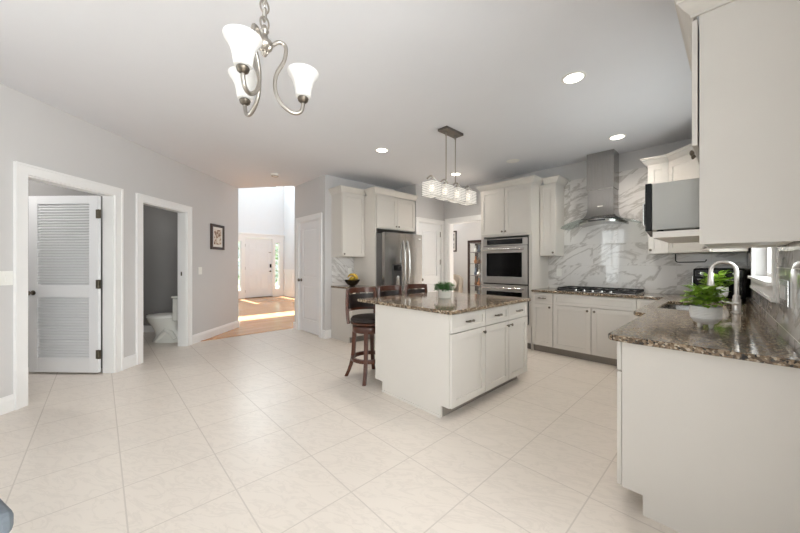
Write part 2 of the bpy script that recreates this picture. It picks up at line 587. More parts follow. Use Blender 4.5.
# ------------------------------------------------------------------ floors and ceilings
f = MB()
f.prism([(3.3, -3.7), (3.3, 5.6), (-6.0, 5.6), (-6.0, 1.17), Lw(5.9, 0.06)[:2], Lw(5.9, 2.5)[:2], Lw(-1.5, 2.5)[:2], (-1.6, -3.7)], -0.06, 0.0)
struct('floor', f, 'tile')
f = MB()
f.prism([(-6.0, 1.17), (-6.0, 5.6), (-12.7, 5.6), (-12.7, 1.8), (-7.0, 1.8), Lw(5.9, 0.06)[:2]], -0.06, -0.004)
struct('floor_foyer', f, 'oak')
f = MB().box(-7.2, -2.6, 5.6, 8.7, -0.06, -0.004)
struct('floor_dining', f, 'fabric_beige')
f = MB()
f.prism([(3.3, -3.7), (3.3, 8.7), (-5.93, 8.7), (-5.93, 2.70), Lw(6.25, 0.0)[:2], Lw(6.25, 0.12)[:2], Lw(5.95, 2.5)[:2], Lw(-1.5, 2.5)[:2], (-1.6, -3.7)], CEIL, CEIL + 0.15)
struct('ceiling', f, 'ceiling')
struct('ceiling_foyer', MB().box(-12.7, -5.8, 1.8, 5.6, 5.3, 5.45), 'ceiling')

# ------------------------------------------------------------------ walls
D1 = (2.73, 3.585, 0.0, 2.06)
D2 = (3.956, 4.779, 0.0, 2.06)
GD = (0.1, 0.9, 0.12, 2.46)
struct('wall_left', wall_mb(MB(), -1.5, 6.25, 0.0, 0.12, 0.0, CEIL, [D1, D2, GD]), 'wall', at=LEFT_AT, rot=LEFT_ROT)
struct('wall_laundry', MB().box(2.2, 2.3, 0.12, 2.4, 0, CEIL).box(3.74, 3.79, 0.12, 2.4, 0, CEIL).box(2.2, 3.79, 2.3, 2.4, 0, CEIL), 'wall_shaded', at=LEFT_AT, rot=LEFT_ROT)
struct('wall_bathroom', MB().box(3.80, 3.86, 0.12, 2.4, 0, CEIL).box(5.75, 5.85, 0.12, 2.4, 0, CEIL).box(3.80, 5.85, 2.3, 2.4, 0, CEIL), 'wall_shaded', at=LEFT_AT, rot=LEFT_ROT)
struct('wall_pantry', wall_mb(MB(), -5.93, XF - 0.0, YP, YP + 0.12, 0, CEIL, [(-5.74, -4.95, 0, 2.05)]), 'wall')
struct('wall_fridge', MB().box(XF - 0.1, XF - 0.002, YP + 0.12, 5.3, 0, CEIL), 'wall')
mb = MB()
wall_mb(mb, 4.335, YH, 0, 0.12, 0, CEIL, [(4.39, 5.08, 0, 2.07)])
hall = MB()
for p in mb.v: hall.v.append(Vector((XD - p.y, p.x, p.z)))
hall.f = list(mb.f)
hall.box(XF, XD - 0.12, 4.335, 4.40, 0, CEIL)
struct('wall_hall', hall, 'wall')
struct('wall_hood', wall_mb(MB(), XD - 0.12, XR + 0.15, YH, YH + 0.12, 0, CEIL, [(-4.03, -3.02, 0, 2.09)]), 'wall')
mb = MB()
WIN = (2.90, 4.36, 1.13, 2.18)
wall_mb(mb, 1.2, YH, 0, 0.15, 0, CEIL, [WIN])
rw = MB()
for p in mb.v: rw.v.append(Vector((p.y, p.x, p.z)))
rw.f = list(mb.f)
struct('wall_right', rw, 'wall', at=RW_AT, rot=RW_ROT)
struct('wall_family', MB().box(XR + 0.21, 3.0, 1.2, 1.35, 0, CEIL), 'wall')
BW = [(-0.95 + k * 1.25, 0.15 + k * 1.25, 0.35, 2.45) for k in range(3)]
struct('wall_back', wall_mb(MB(), -1.5, 3.15, -3.55, -3.4, 0, CEIL, BW), 'wall')
mb = MB()
wall_mb(mb, -3.4, 1.35, 0, 0.15, 0, CEIL, [(-1.5, 1.0, 0.35, 2.45)])
sw = MB()
for p in mb.v: sw.v.append(Vector((3.0 + p.y, p.x, p.z)))
sw.f = list(mb.f)
struct('wall_side', sw, 'wall')
# foyer: front wall with door and sidelights, tall window above; right wall; side walls
FD = (3.86, 4.86, 0.0, 2.22)
SL1, SL2 = (3.56, 3.72, 0.30, 2.10), (4.975, 5.145, 0.30, 2.10)
TW = (2.1, 5.1, 4.2, 5.0)
mb = MB()
wall_mb(mb, 1.95, YFR + 0.1, 0, 0.15, 0, 5.3, [FD, SL1, SL2, TW])
fw = MB()
for p in mb.v: fw.v.append(Vector((XFR - p.y, p.x, p.z)))
fw.f = list(mb.f)
struct('wall_front', fw, 'wall_white')
struct('wall_foyer', MB().box(XFR, -5.93, YFR, YFR + 0.1, 0, 5.3).box(XFR, -10.8, 1.85, 1.95, 0, 5.3).box(-8.0, -6.95, 1.85, 1.95, 0, 5.3).box(-10.8, -8.0, 1.85, 1.95, 0, 3.0).box(-10.8, -8.0, 1.85, 1.95, 5.0, 5.3).box(-5.93, -5.83, YP + 0.121, YFR, 0, 5.3)
       .prism([Lw(6.25, 0.0)[:2], (-5.93, 2.70), (-5.83, 2.76), (-6.8, 1.96)], CEIL + 0.15, 5.3), 'wall_white')
mb = MB()
wall_mb(mb, -7.0, -2.8, 8.2, 8.35, 0, CEIL, [(-4.5, -3.3, 0.75, 2.25)])
mb.box(-7.1, -7.0, 5.45, 8.35, 0, CEIL).box(-2.8, -2.7, 5.29, 8.35, 0, CEIL).box(-7.0, -4.28, 5.45, 5.55, 0, CEIL).box(-4.38, -4.28, 5.29, 5.5, 0, CEIL)
struct('wall_dining', mb, 'wall_cream')

# backsplash (marble tile)
BT = 0.012
struct('wall_backsplash', MB().box(-2.05, XW(YH) - BT - 0.002, YH - BT, YH, 0.86, 2.52), 'marble_xz')
mb = MB()
mb.box(-BT, 0, 1.95, 2.80, 0.86, 1.40).box(-BT, 0, 2.80, 4.46, 0.86, 1.03).box(-BT, 0, 4.46, YH - 0.005, 0.86, 1.40)
struct('wall_backsplash_side', mb, 'marble_yz', at=RW_AT, rot=RW_ROT)
struct('wall_backsplash_niche', MB().box(XF, XF + BT, 2.885, 3.335, 0.88, 1.40), 'marble_yz')

# baseboards
BBP = [(0, 0), (0.016, 0), (0.016, 0.10), (0.010, 0.125), (0.004, 0.14), (0, 0.14)]
mb = MB(world=True)
for s0, s1 in ((-1.4, 0.06), (0.94, 2.64), (3.68, 3.868), (4.87, 6.25)):
    mb.sweep([Lw(s0, 0)[:2], Lw(s1, 0)[:2]], BBP, 0)
struct('baseboard_left', mb, 'trim')
mb = MB()
mb.sweep([(-5.93, YP + 0.4), (-5.93, YP), (-5.845, YP)], [(-o, u) for o, u in BBP][::-1], 0)
mb.sweep([(-5.93, YP + 0.6), (-5.93, YP), (-5.835, YP)][::-1], BBP, 0)
mb2 = MB()
mb2.sweep([(XF, YP + 0.11), (XF, YP), (-4.86, YP)], [(o, u) for o, u in BBP], 0)
bp = MB()
bp.box(-5.946, -5.83, YP - 0.016, YP, 0, 0.13).box(-4.86, XF + 0.016, YP - 0.016, YP, 0, 0.14).box(XF, XF + 0.016, YP, 2.868, 0, 0.14)
struct('baseboard_pantry', bp, 'trim')
struct('baseboard_hall', MB().box(XD, -4.121, YH - 0.016, YH, 0, 0.14), 'trim')
struct('baseboard_bathroom', MB().box(3.86, 5.75, 2.284, 2.3, 0, 0.12).box(5.734, 5.75, 0.13, 2.284, 0, 0.12), 'trim', at=LEFT_AT, rot=LEFT_ROT)
struct('baseboard_foyer', MB().box(XFR, XFR + 0.02, 5.27, YFR, 0, 0.17).box(XFR + 0.02, -5.95, YFR - 0.02, YFR, 0, 0.17), 'trim')
struct('baseboard_dining', MB().box(-7.0, -2.8, 8.18, 8.2, 0, 0.14), 'trim')

# door casings with their jambs (trim_n)
def casing(name, s0, s1, zt, y_room, y_far, w, at=None, rot=0.0, sgn=1, back=True):
    """local: opening s0..s1, room face at y_room, far face y_far"""
    mb = MB()
    d = 0.02 * (1 if y_far > y_room else -1)
    for yr, dd in ((y_room, -d), (y_far, d)) if back else ((y_room, -d),):
        mb.box(s0 - w, s0 + 0.004, yr, yr + dd, 0, zt + w)
        mb.box(s1 - 0.004, s1 + w, yr, yr + dd, 0, zt + w)
        mb.box(s0 + 0.004, s1 - 0.004, yr, yr + dd, zt - 0.004, zt + w)
        e = dd * 0.35
        mb.box(s0 - w, s0 - w + 0.02, yr + dd, yr + dd + e, 0, zt + w)
        mb.box(s1 + w - 0.02, s1 + w, yr + dd, yr + dd + e, 0, zt + w)
        mb.box(s0 - w + 0.02, s1 + w - 0.02, yr + dd, yr + dd + e, zt + w - 0.02, zt + w)
    j = 0.016
    mb.box(s0, s0 + j, y_room, y_far, 0, zt).box(s1 - j, s1, y_room, y_far, 0, zt).box(s0 + j, s1 - j, y_room, y_far, zt - j, zt)
    return struct(name, mb, 'trim', at=at, rot=rot)
casing('trim_1', D1[0], D1[1], 2.06, 0.0, 0.12, 0.088, LEFT_AT, LEFT_ROT)
casing('trim_2', D2[0], D2[1], 2.06, 0.0, 0.12, 0.088, LEFT_AT, LEFT_ROT)
casing('trim_3', -5.74, -4.95, 2.05, YP, YP + 0.12, 0.088, back=False)
casing('trim_4', -4.03, -3.02, 2.09, YH, YH + 0.12, 0.09)
casing('trim_5', 4.39, 5.08, 2.07, 0, 0.12, 0.075, (XD, 0, 0), PI / 2, back=False)
# foyer door surround, wainscot
mb = MB()
for a, b in ((3.40, 3.56), (3.72, 3.86), (4.86, 4.975), (5.145, 5.28)):
    mb.box(XFR, XFR + 0.03, a, b, 0, 2.26)
mb.box(XFR, XFR + 0.03, 3.56, 3.72, 2.10, 2.26).box(XFR, XFR + 0.03, 4.975, 5.145, 2.10, 2.26)
mb.box(XFR, XFR + 0.03, 3.56, 3.72, 0, 0.30).box(XFR, XFR + 0.03, 4.975, 5.145, 0, 0.30)
mb.box(XFR, XFR + 0.045, 3.36, 5.30, 2.23, 2.36).box(XFR, XFR + 0.08, 3.34, 5.32, 2.36, 2.41)
struct('trim_6', mb, 'trim')
mb = MB()
mb.box(XFR + 0.02, -6.0, YFR - 0.012, YFR, 0.17, 1.0).box(XFR + 0.02, -6.0, YFR - 0.035, YFR, 1.0, 1.05)
for k in range(7):
    x = XFR + 0.15 + k * 0.85
    mb.box(x, x + 0.7, YFR - 0.024, YFR - 0.012, 0.28, 0.31).box(x, x + 0.7, YFR - 0.024, YFR - 0.012, 0.87, 0.9)
    mb.box(x, x + 0.03, YFR - 0.024, YFR - 0.012, 0.31, 0.87).box(x + 0.67, x + 0.7, YFR - 0.024, YFR - 0.012, 0.31, 0.87)
struct('trim_7', mb, 'trim')

# threshold between tile and oak
struct('trim_8', MB().box(-6.03, -5.985, 1.19, YP - 0.02, -0.003, 0.006), 'oak')

# ------------------------------------------------------------------ windows
def lattice(mb, a0, a1, z0, z1, y0, y1, fr, nx, nz, bar):
    mb.box(a0, a0 + fr, y0, y1, z0, z1).box(a1 - fr, a1, y0, y1, z0, z1)
    mb.box(a0 + fr, a1 - fr, y0, y1, z0, z0 + fr).box(a0 + fr, a1 - fr, y0, y1, z1 - fr, z1)
    iw, ih = a1 - a0 - 2 * fr, z1 - z0 - 2 * fr
    xs = [a0 + fr + iw * k / nx for k in range(1, nx)]
    for x in xs: mb.box(x - bar / 2, x + bar / 2, y0 + 0.01, y1 - 0.01, z0 + fr, z1 - fr)
    edges = [a0 + fr] + xs + [a1 - fr]
    for k in range(1, nz):
        z = z0 + fr + ih * k / nz
        for i in range(nx):
            mb.box(edges[i] + (bar / 2 if i else 0), edges[i + 1] - (bar / 2 if i < nx - 1 else 0), y0 + 0.01, y1 - 0.01, z - bar / 2, z + bar / 2)
    return mb

def window(name, a0, a1, z0, z1, at, rot, y0, nx, nz, casing_w=0.09, sill=False, fr=0.05, room=0.0):
    """local x along wall, y outward; room face at y=room"""
    t = thing(name, None, None, at, rot, kind='structure')
    lattice(MB(), a0 + 0.002, a1 - 0.002, z0 + 0.002, z1 - 0.002, y0, y0 + 0.05, fr, nx, nz, 0.022).build('window_frame', 'trim', t)
    MB().box(a0 + fr, a1 - fr, y0 + 0.022, y0 + 0.028, z0 + fr, z1 - fr).build('pane', 'pane', t)
    if casing_w:
        mb = MB()
        c = casing_w
        mb.box(a0 - c, a0, room, room - 0.022, z0 - c, z1 + c).box(a1, a1 + c, room, room - 0.022, z0 - c, z1 + c)
        mb.box(a0, a1, room, room - 0.022, z1, z1 + c).box(a0, a1, room, room - 0.022, z0 - c, z0)
        mb.box(a0 - c, a1 + c, room - 0.022, room - 0.03, z0 - c, z0 - c + 0.02)
        mb.build('casing', 'trim', t)
    if sill:
        MB().box(a0 - 0.06, a1 + 0.06, room - 0.045, room - 0.0225, z0 - 0.0, z0 + 0.022).box(a0 + 0.001, a1 - 0.001, room - 0.0225, y0, z0 - 0.0, z0 + 0.022).build('sill', 'trim', t)
    return t
# over the sink: local x -> +Y, y -> -X for rot +90, so outward is negative y; use rot -90 (x -> -Y, y -> +X)
window('window_1', -WIN[1], -WIN[0], WIN[2], WIN[3], RW_AT, RW_ROT - PI / 2, 0.07, 2, 1, 0.09, True)
for k, b_ in enumerate(BW):   # back wall: outward is -Y: rot 180 (x -> -X, y -> -Y)
    window('window_%d' % (k + 2), -b_[1], -b_[0], b_[2], b_[3], (0, -3.4, 0), PI, 0.05, 2, 4)
window('window_5', -1.0, 1.5, 0.35, 2.45, (3.0, 0, 0), -PI / 2, 0.05, 4, 2)  # unseen window, placed to steer fill light past the island end panel
window('window_6', GD[0], GD[1], GD[2], GD[3], LEFT_AT, LEFT_ROT, 0.05, 2, 4, 0.08)
for n_, s_ in (('window_7', SL1), ('window_8', SL2)):   # foyer front: outward is -X: rot +90 (x -> +Y, y -> -X)
    window(n_, s_[0], s_[1], s_[2], s_[3], (XFR, 0, 0), PI / 2, 0.03, 1, 5, 0, False, 0.02)
window('window_9', TW[0], TW[1], TW[2], TW[3], (XFR, 0, 0), PI / 2, 0.05, 3, 1, 0, False, 0.03)
window('window_11', 8.0, 10.8, 3.0, 5.0, (0, 1.95, 0), PI, 0.03, 3, 2, 0)  # unseen window added to let fill light into the foyer
window('window_10', -4.5, -3.3, 0.75, 2.25, (0, 8.2, 0), 0, 0.05, 2, 2, 0.09)

# ------------------------------------------------------------------ doors
def knob_mb(c, axis, s=1.0):
    return MB().lathe([(0.027 * s, 0), (0.027 * s, 0.006 * s), (0.011 * s, 0.012 * s), (0.011 * s, 0.035 * s), (0.026 * s, 0.045 * s), (0.029 * s, 0.058 * s), (0.02 * s, 0.068 * s), (0, 0.07 * s)], c, 18, axis)

def hinges(t, pts, ax=(0, 0, 1)):
    for (x, y, z, wx, wy) in pts:
        MB().box(x - wx, x + wx, y - wy, y + wy, z - 0.05, z + 0.05).cyl((x, y - 0.0, z - 0.052), (x, y, z + 0.052), 0.007, n=10).build('hinge', 'hinge', t)

# door_1: louvered, swung 90 degrees into the laundry
t = thing('door_1', None, None, LEFT_AT, LEFT_ROT, kind='structure')
s0, s1, y0, y1 = 3.52, 3.555, 0.132, 0.955
mb = MB()
mb.box(s0, s1, y0, y0 + 0.105, 0.02, 2.04).box(s0, s1, y1 - 0.105, y1, 0.02, 2.04)
for z0, z1 in ((0.02, 0.18), (0.876, 1.01), (1.945, 2.04)):
    mb.box(s0, s1, y0 + 0.105, y1 - 0.105, z0, z1)
mb.build('slab', 'door', t, bevel=0.003)
for z0, z1 in ((0.18, 0.876), (1.01, 1.945)):
    mb = MB()
    n = int((z1 - z0) / 0.031)
    st = (z1 - z0) / n
    for k in range(n):
        z = z0 + k * st
        a, b = s0 + 0.004, s1 - 0.004
        ya, yb = y0 + 0.105, y1 - 0.105
        mb.hexa([(a, ya, z + 0.001), (b, ya, z + st * 0.74), (b, yb, z + st * 0.74), (a, yb, z + 0.001),
                 (a, ya, z + 0.009), (b, ya, z + st * 0.74 + 0.008), (b, yb, z + st * 0.74 + 0.008), (a, yb, z + 0.009)])
    mb.build('louvers', 'door', t)
hinges(t, [(s0 - 0.004, y0 - 0.008, z, 0.003, 0.028) for z in (0.23, 1.03, 1.83)])
for ax, s_ in (((-1, 0, 0), s0), ((1, 0, 0), s1)):
    knob_mb((s_, y1 - 0.06, 0.93), ax).build('knob', 'dark_nickel', t, smooth=True)

def panel_door(mb, x0, x1, z0, z1, y0, y1, cols, rows, stile, front=-1):
    """slab with framed, recessed and fielded panels on both faces"""
    dp = 0.013
    wcol = (x1 - x0 - stile * (cols + 1)) / cols
    mb.box(x0, x1, y0 + dp, y1 - dp, z0, z1)
    for yf, sg in ((y0, 1), (y1, -1)):
        yb = yf + sg * dp
        zc = [z0] + [v for r in rows for v in r] + [z1]
        for i in range(0, len(zc), 2): mb.box(x0, x1, yf, yb, zc[i], zc[i + 1])
        for ra, rb in rows:
            for c in range(cols + 1):
                xa = x0 + c * (stile + wcol)
                mb.box(xa, xa + stile, yf, yb, ra, rb)
            for c in range(cols):
                xa = x0 + stile + c * (stile + wcol)
                xb = xa + wcol
                a, b = 0.012, 0.032
                yt = yf + sg * 0.004
                mb.loft([[(xa + a, yb, ra + a), (xb - a, yb, ra + a), (xb - a, yb, rb - a), (xa + a, yb, rb - a)],
                         [(xa + b, yt, ra + b), (xb - b, yt, ra + b), (xb - b, yt, rb - b), (xa + b, yt, rb - b)]])
    return mb
# door_2: pantry
t = thing('door_2', None, None, (-5.345, YP, 0), 0, kind='structure')
panel_door(MB(), -0.376, 0.376, 0.012, 2.03, 0.012, 0.047, 1, [(0.24, 0.86), (1.02, 1.90)], 0.115).build('slab', 'door', t)
hinges(t, [(0.378, 0.009, z, 0.012, 0.004) for z in (0.25, 1.05, 1.85)])
knob_mb((-0.315, 0.012, 0.96), (0, -1, 0)).build('knob', 'dark_nickel', t, smooth=True)
# door_3: hall door beside the fridge (frame: local x -> +Y, y -> -X)
t = thing('door_3', None, None, (XD, 4.735, 0), PI / 2, kind='structure')
panel_door(MB(), -0.327, 0.327, 0.012, 2.052, 0.012, 0.047, 1, [(0.24, 0.86), (1.02, 1.92)], 0.105).build('slab', 'door', t)
hinges(t, [(0.330, 0.009, z, 0.012, 0.004) for z in (0.25, 1.30, 1.86)])
knob_mb((-0.27, 0.012, 0.96), (0, -1, 0)).build('knob', 'dark_nickel', t, smooth=True)
# door_4: front door
t = thing('door_4', None, None, (XFR, 4.36, 0), PI / 2, kind='structure')
panel_door(MB(), -0.495, 0.495, 0.02, 2.21, 0.02, 0.065, 2, [(0.28, 0.86), (1.02, 1.66), (1.78, 2.06)], 0.13).build('slab', 'door', t)
hinges(t, [(-0.492, 0.016, z, 0.014, 0.004) for z in (0.25, 1.1, 1.95)])
MB().box(0.41, 0.475, 0.0, 0.02, 1.12, 1.26).build('keypad_lock', 'black', t, bevel=0.006)
mb = MB()
mb.lathe([(0.032, 0), (0.032, 0.012), (0.014, 0.016), (0.014, 0.05), (0, 0.05)], (0.44, 0.02, 0.98), 16, (0, -1, 0)).tube([(0.44, -0.025, 0.98), (0.36, -0.03, 0.98)], 0.011)
mb.build('lever_handle', 'dark_nickel', t, smooth=True)
MB().box(0.37, 0.47, 0.012, 0.02, 1.69, 1.72).build('door_viewer', 'nickel', t)
struct('trim_9', MB().box(XFR - 0.14, XFR + 0.05, 3.86, 4.86, 0.0, 0.018), 'dark_nickel')

# ------------------------------------------------------------------ cabinet parts
def shaker(mb, x0, x1, z0, z1, y, t=0.02, w=0.058):
    mb.box(x0, x0 + w, y, y + t, z0, z1).box(x1 - w, x1, y, y + t, z0, z1)
    mb.box(x0 + w, x1 - w, y, y + t, z0, z0 + w).box(x0 + w, x1 - w, y, y + t, z1 - w, z1)
    mb.box(x0 + w, x1 - w, y, y + t - 0.009, z0 + w, z1 - w)
    return mb
def cab_door(par, x0, x1, z0, z1, y, knob=None, w=0.058):
    d = shaker(MB(), x0, x1, z0, z1, y, w=w).build('door', 'cab', par, bevel=0.0015, seg=1)
    if knob:
        MB().lathe([(0.006, 0), (0.006, 0.012), (0.014, 0.018), (0.015, 0.024), (0.009, 0.029), (0, 0.03)], (knob[0], y + 0.02, knob[1]), 14, (0, 1, 0)).build('knob', 'dark_nickel', d, smooth=True)
    return d
def drawer(par, x0, x1, z0, z1, y, pull=True, w=0.04, name='drawer'):
    d = shaker(MB(), x0, x1, z0, z1, y, w=w).build(name, 'cab', par, bevel=0.0015, seg=1)
    if pull:
        xc, zc = (x0 + x1) / 2, (z0 + z1) / 2
        yb = y + 0.02
        mb = MB().tube([(xc - 0.05, yb, zc), (xc - 0.048, yb + 0.018, zc), (xc - 0.025, yb + 0.028, zc + 0.003), (xc, yb + 0.024, zc), (xc + 0.025, yb + 0.028, zc + 0.003), (xc + 0.048, yb + 0.018, zc), (xc + 0.05, yb, zc)],
                       [0.007, 0.007, 0.011, 0.006, 0.011, 0.007, 0.007], 8)
        mb.build('pull', 'dark_nickel', d, smooth=True)
    return d
CROWN = [(0, 0), (0.010, 0), (0.010, 0.012), (0.018, 0.020), (0.030, 0.034), (0.048, 0.060), (0.055, 0.066), (0.055, 0.078), (0.062, 0.082), (0.062, 0.095), (0, 0.095)]
G = 0.004
TOE, BASE_T, DRAW = 0.10, 0.858, 0.700

def carcass(par, w, d, z0, z1, name='carcass'):
    return MB().box(0, w, 0, d, z0, z1).build(name, 'cab', par)

# upper cabinets: rot such that local y points into the room, local x along
def upper(name, label, loc, rot, w, d, z0, z1, doors, crown_path, knob_side):
    t = thing(name, label, 'cabinet', loc, rot)
    carcass(t, w, d, z0, z1)
    n = len(doors)
    for i, (a, b) in enumerate(doors):
        ks = knob_side[i]
        kx = a + 0.03 if ks == 'a' else b - 0.03
        cab_door(t, a + G, b - G, z0 + 0.004, z1 - 0.004, d + 0.001, (kx, z0 + 0.045))
    MB().sweep(crown_path, CROWN, z1).build('crown_molding', 'cab', t)
    return t
UZ0, UZ1 = 1.382, 2.44

# fridge wall: rot -90 (local x -> -Y, local y -> +X)
t = upper('upper_cabinet', 'single-door cream upper cabinet above the fruit bowl counter', (XF, 3.335, 0), -PI / 2, 0.455, 0.32, UZ0, UZ1,
      [(0.0, 0.455)], [(0, 0.32), (0.455, 0.32), (0.455, 0.0)][::-1], ['b'])
# surround of the fridge: tall side panel and a cabinet over it
t = thing('fridge_cabinet', 'cream two-door cabinet with tall side panel above the stainless refrigerator', 'cabinet', (XF, 4.31, 0), -PI / 2)
W_ = 0.97
MB().box(W_ - 0.025, W_, 0, 0.62, 0, UZ1).build('side_panel', 'cab', t)
MB().box(0, W_ - 0.025, 0, 0.60, 1.86, UZ1).build('carcass', 'cab', t)
cab_door(t, 0.01, 0.466, 1.875, UZ1 - 0.02, 0.601, (0.436, 1.92))
cab_door(t, 0.470, 0.930, 1.875, UZ1 - 0.02, 0.601, (0.50, 1.92))
MB().sweep([(0, 0.62), (W_, 0.62), (W_, 0.395)][::-1], CROWN, UZ1).build('crown_molding', 'cab', t)

# refrigerator (local x -> -Y, y -> +X)
FW = 0.905
t = thing('refrigerator', 'stainless french-door refrigerator with water dispenser under the two-door cabinet', 'refrigerator', (-4.70, 4.275, 0), -PI / 2)
MB().box(0.0, FW, 0.0, 0.68, 0.03, 1.765).build('body', pm('grey_fridge_case', (108, 106, 104), 0.4, 0.5), t)
def fridge_door(x0, x1, z0, z1, bulge=0.022):
    mb = MB()
    rings = []
    n = 12
    for i in range(n + 1):
        x = x0 + (x1 - x0) * i / n
        yy = 0.755 + bulge * (1 - ((x - FW / 2) / (FW / 2)) ** 2)
        rings.append([(x, 0.69, z0), (x, yy, z0), (x, yy, z1), (x, 0.69, z1)])
    return mb.loft(rings)
dl = fridge_door(0.005, FW / 2 - 0.002, 0.72, 1.785).build('door', 'steel', t, smooth=True)
dr = fridge_door(FW / 2 + 0.002, FW - 0.005, 0.72, 1.785).build('door', 'steel', t, smooth=True)
fz = fridge_door(0.005, FW - 0.005, 0.05, 0.712).build('freezer_drawer', 'steel', t, smooth=True)
for par, x in ((dl, FW / 2 - 0.045), (dr, FW / 2 + 0.045)):
    s_ = -1 if par is dl else 1
    MB().tube(bez((x, 0.775, 0.80), (x + s_ * 0.01, 0.85, 0.90), (x + s_ * 0.01, 0.85, 1.56), (x, 0.775, 1.66), 14), 0.013, 10).build('handle', 'chrome', par, smooth=True)
MB().tube(bez((0.12, 0.765, 0.62), (0.2, 0.85, 0.62), (FW - 0.2, 0.85, 0.62), (FW - 0.12, 0.765, 0.62), 14), 0.013, 10).build('handle', 'chrome', fz, smooth=True)
dx0, dx1 = 0.535, 0.745
MB().box(dx0, dx1, 0.74, 0.784, 0.84, 1.26).build('dispenser', pm('dispenser_grey', (70, 68, 67), 0.35, 0.4), dr, bevel=0.006)
MB().box(dx0 + 0.02, dx1 - 0.02, 0.784, 0.787, 1.15, 1.24).build('control_panel', 'screen', dr)
MB().cyl((dx0 + 0.105, 0.786, 1.06), (dx0 + 0.105, 0.80, 1.0), 0.018, 0.01).box(dx0 + 0.065, dx0 + 0.145, 0.784, 0.79, 0.88, 1.05).build('water_lever', 'chrome', dr)
MB().box(0.06, 0.11, 0.768, 0.7705, 1.70, 1.715).build('badge', 'white_plastic', dl)

# base cabinet left of fridge
t = thing('base_cabinet', 'cream base cabinet under the fruit bowl beside the pantry door', 'cabinet', (XF, 3.335, 0), -PI / 2)
MB().box(0, 0.44, 0.003, 0.585, TOE, BASE_T).build('carcass', 'cab', t)
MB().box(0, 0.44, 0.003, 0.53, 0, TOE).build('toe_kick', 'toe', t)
MB().box(0.44, 0.46, 0.003, 0.535, 0, TOE).box(0.44, 0.46, 0.003, 0.586, TOE, BASE_T).build('end_panel', 'cab', t)
drawer(t, G, 0.46 - G, DRAW + G, BASE_T - 0.006, 0.586)
cab_door(t, G, 0.46 - G, TOE + 0.004, DRAW - G, 0.586, (0.05, 0.64))
mb = MB().prism([(0, 0), (0, 0.635), (0.475, 0.635), (0.475, 0)], 0.8585, 0.89)
tag(mb.build('countertop', 'granite', at=(XF + BT, 3.335, 0), rot=-PI / 2, bevel=0.006), 'small granite countertop holding the fruit bowl beside the refrigerator', 'countertop')

# fruit bowl with fruit
bx, by, bz = -4.44, 3.08, 0.8915
t = tag(MB().lathe([(0.035, 0.0), (0.05, 0.004), (0.085, 0.03), (0.118, 0.075), (0.132, 0.105), (0.126, 0.105), (0.110, 0.076), (0.078, 0.034), (0.045, 0.012), (0, 0.010)], n=28).build('fruit_bowl', 'bowl', at=(bx, by, bz), smooth=True),
        'dark bronze fruit bowl on the small granite counter', 'bowl')
fr = [(-0.045, -0.03, 0.078, 0.2, 'lemon nearest the pantry side in the fruit bowl'), (0.045, -0.035, 0.08, 1.4, 'lemon at the front right of the fruit bowl'),
      (0.0, 0.05, 0.08, 2.3, 'lemon at the back of the fruit bowl'), (0.0, 0.0, 0.128, 0.9, 'lemon on top of the pile in the fruit bowl')]
for x, y, z, a, lb in fr:
    mb = MB().lathe([(0.0, -0.048), (0.008, -0.044), (0.024, -0.032), (0.033, -0.012), (0.034, 0.008), (0.026, 0.030), (0.009, 0.042), (0.006, 0.048), (0, 0.05)], n=16, axis=(math.cos(a), math.sin(a), 0.15))
    tag(mb.build('lemon', 'lemon', at=(bx + x, by + y, bz + z), smooth=True), 'yellow ' + lb, 'lemon', 'fruit in the bronze bowl')
mb = MB()
for k in range(3):
    a0 = -0.5 + 0.22 * k
    pts = [(0.095 * math.cos(a0 + 0.0) * math.cos(q), 0.03 * k - 0.03 + 0.02 * math.sin(q), 0.105 * math.sin(q)) for q in [0.25 + 2.3 * i / 10 for i in range(11)]]
    mb.tube(pts, [0.006, 0.013, 0.017, 0.018, 0.018, 0.018, 0.017, 0.016, 0.013, 0.008, 0.006], 8)
tag(mb.build('banana_bunch', 'banana', at=(bx, by - 0.005, bz + 0.088), rot=0.7, smooth=True), 'yellow banana bunch arched over the lemons in the fruit bowl', 'bananas')

# ------------------------------------------------------------------ hood wall (rot 180: local x -> -X, local y -> -Y)
def HW(x): return (x, YH - BT - 0.001, 0)
t = thing('oven_cabinet', 'tall cream cabinet tower housing the double oven', 'cabinet', HW(-2.05), PI)
OW, OD = 0.85, 0.58
mb = MB().box(0, 0.02, 0, OD, 0, UZ1).box(OW - 0.02, OW, 0, OD, 0, UZ1).box(0.02, OW - 0.02, 0, 0.02, TOE, UZ1)
mb.box(0.02, OW - 0.02, 0.02, OD, 1.69, UZ1).box(0.02, OW - 0.02, 0.02, OD, TOE, 0.36)
mb.box(0.02, 0.05, OD - 0.03, OD, 0.36, 1.69).box(OW - 0.05, OW - 0.02, OD - 0.03, OD, 0.36, 1.69)
mb.build('carcass', 'cab', t)
MB().box(0.02, OW - 0.02, 0.02, OD - 0.06, 0, TOE).build('toe_kick', 'toe', t)
cab_door(t, 0.006, 0.43 - G, 1.725, UZ1 - 0.006, OD + 0.001, (0.40, 1.765))
cab_door(t, 0.43 + G, OW - 0.006, 1.725, UZ1 - 0.006, OD + 0.001, (0.46, 1.765))
drawer(t, 0.006, OW - 0.006, TOE + 0.004, 0.35, OD + 0.001)
MB().sweep([(0, 0.32), (0, OD), (OW, OD), (OW, 0)][::-1], CROWN, UZ1).build('crown_molding', 'cab', t)

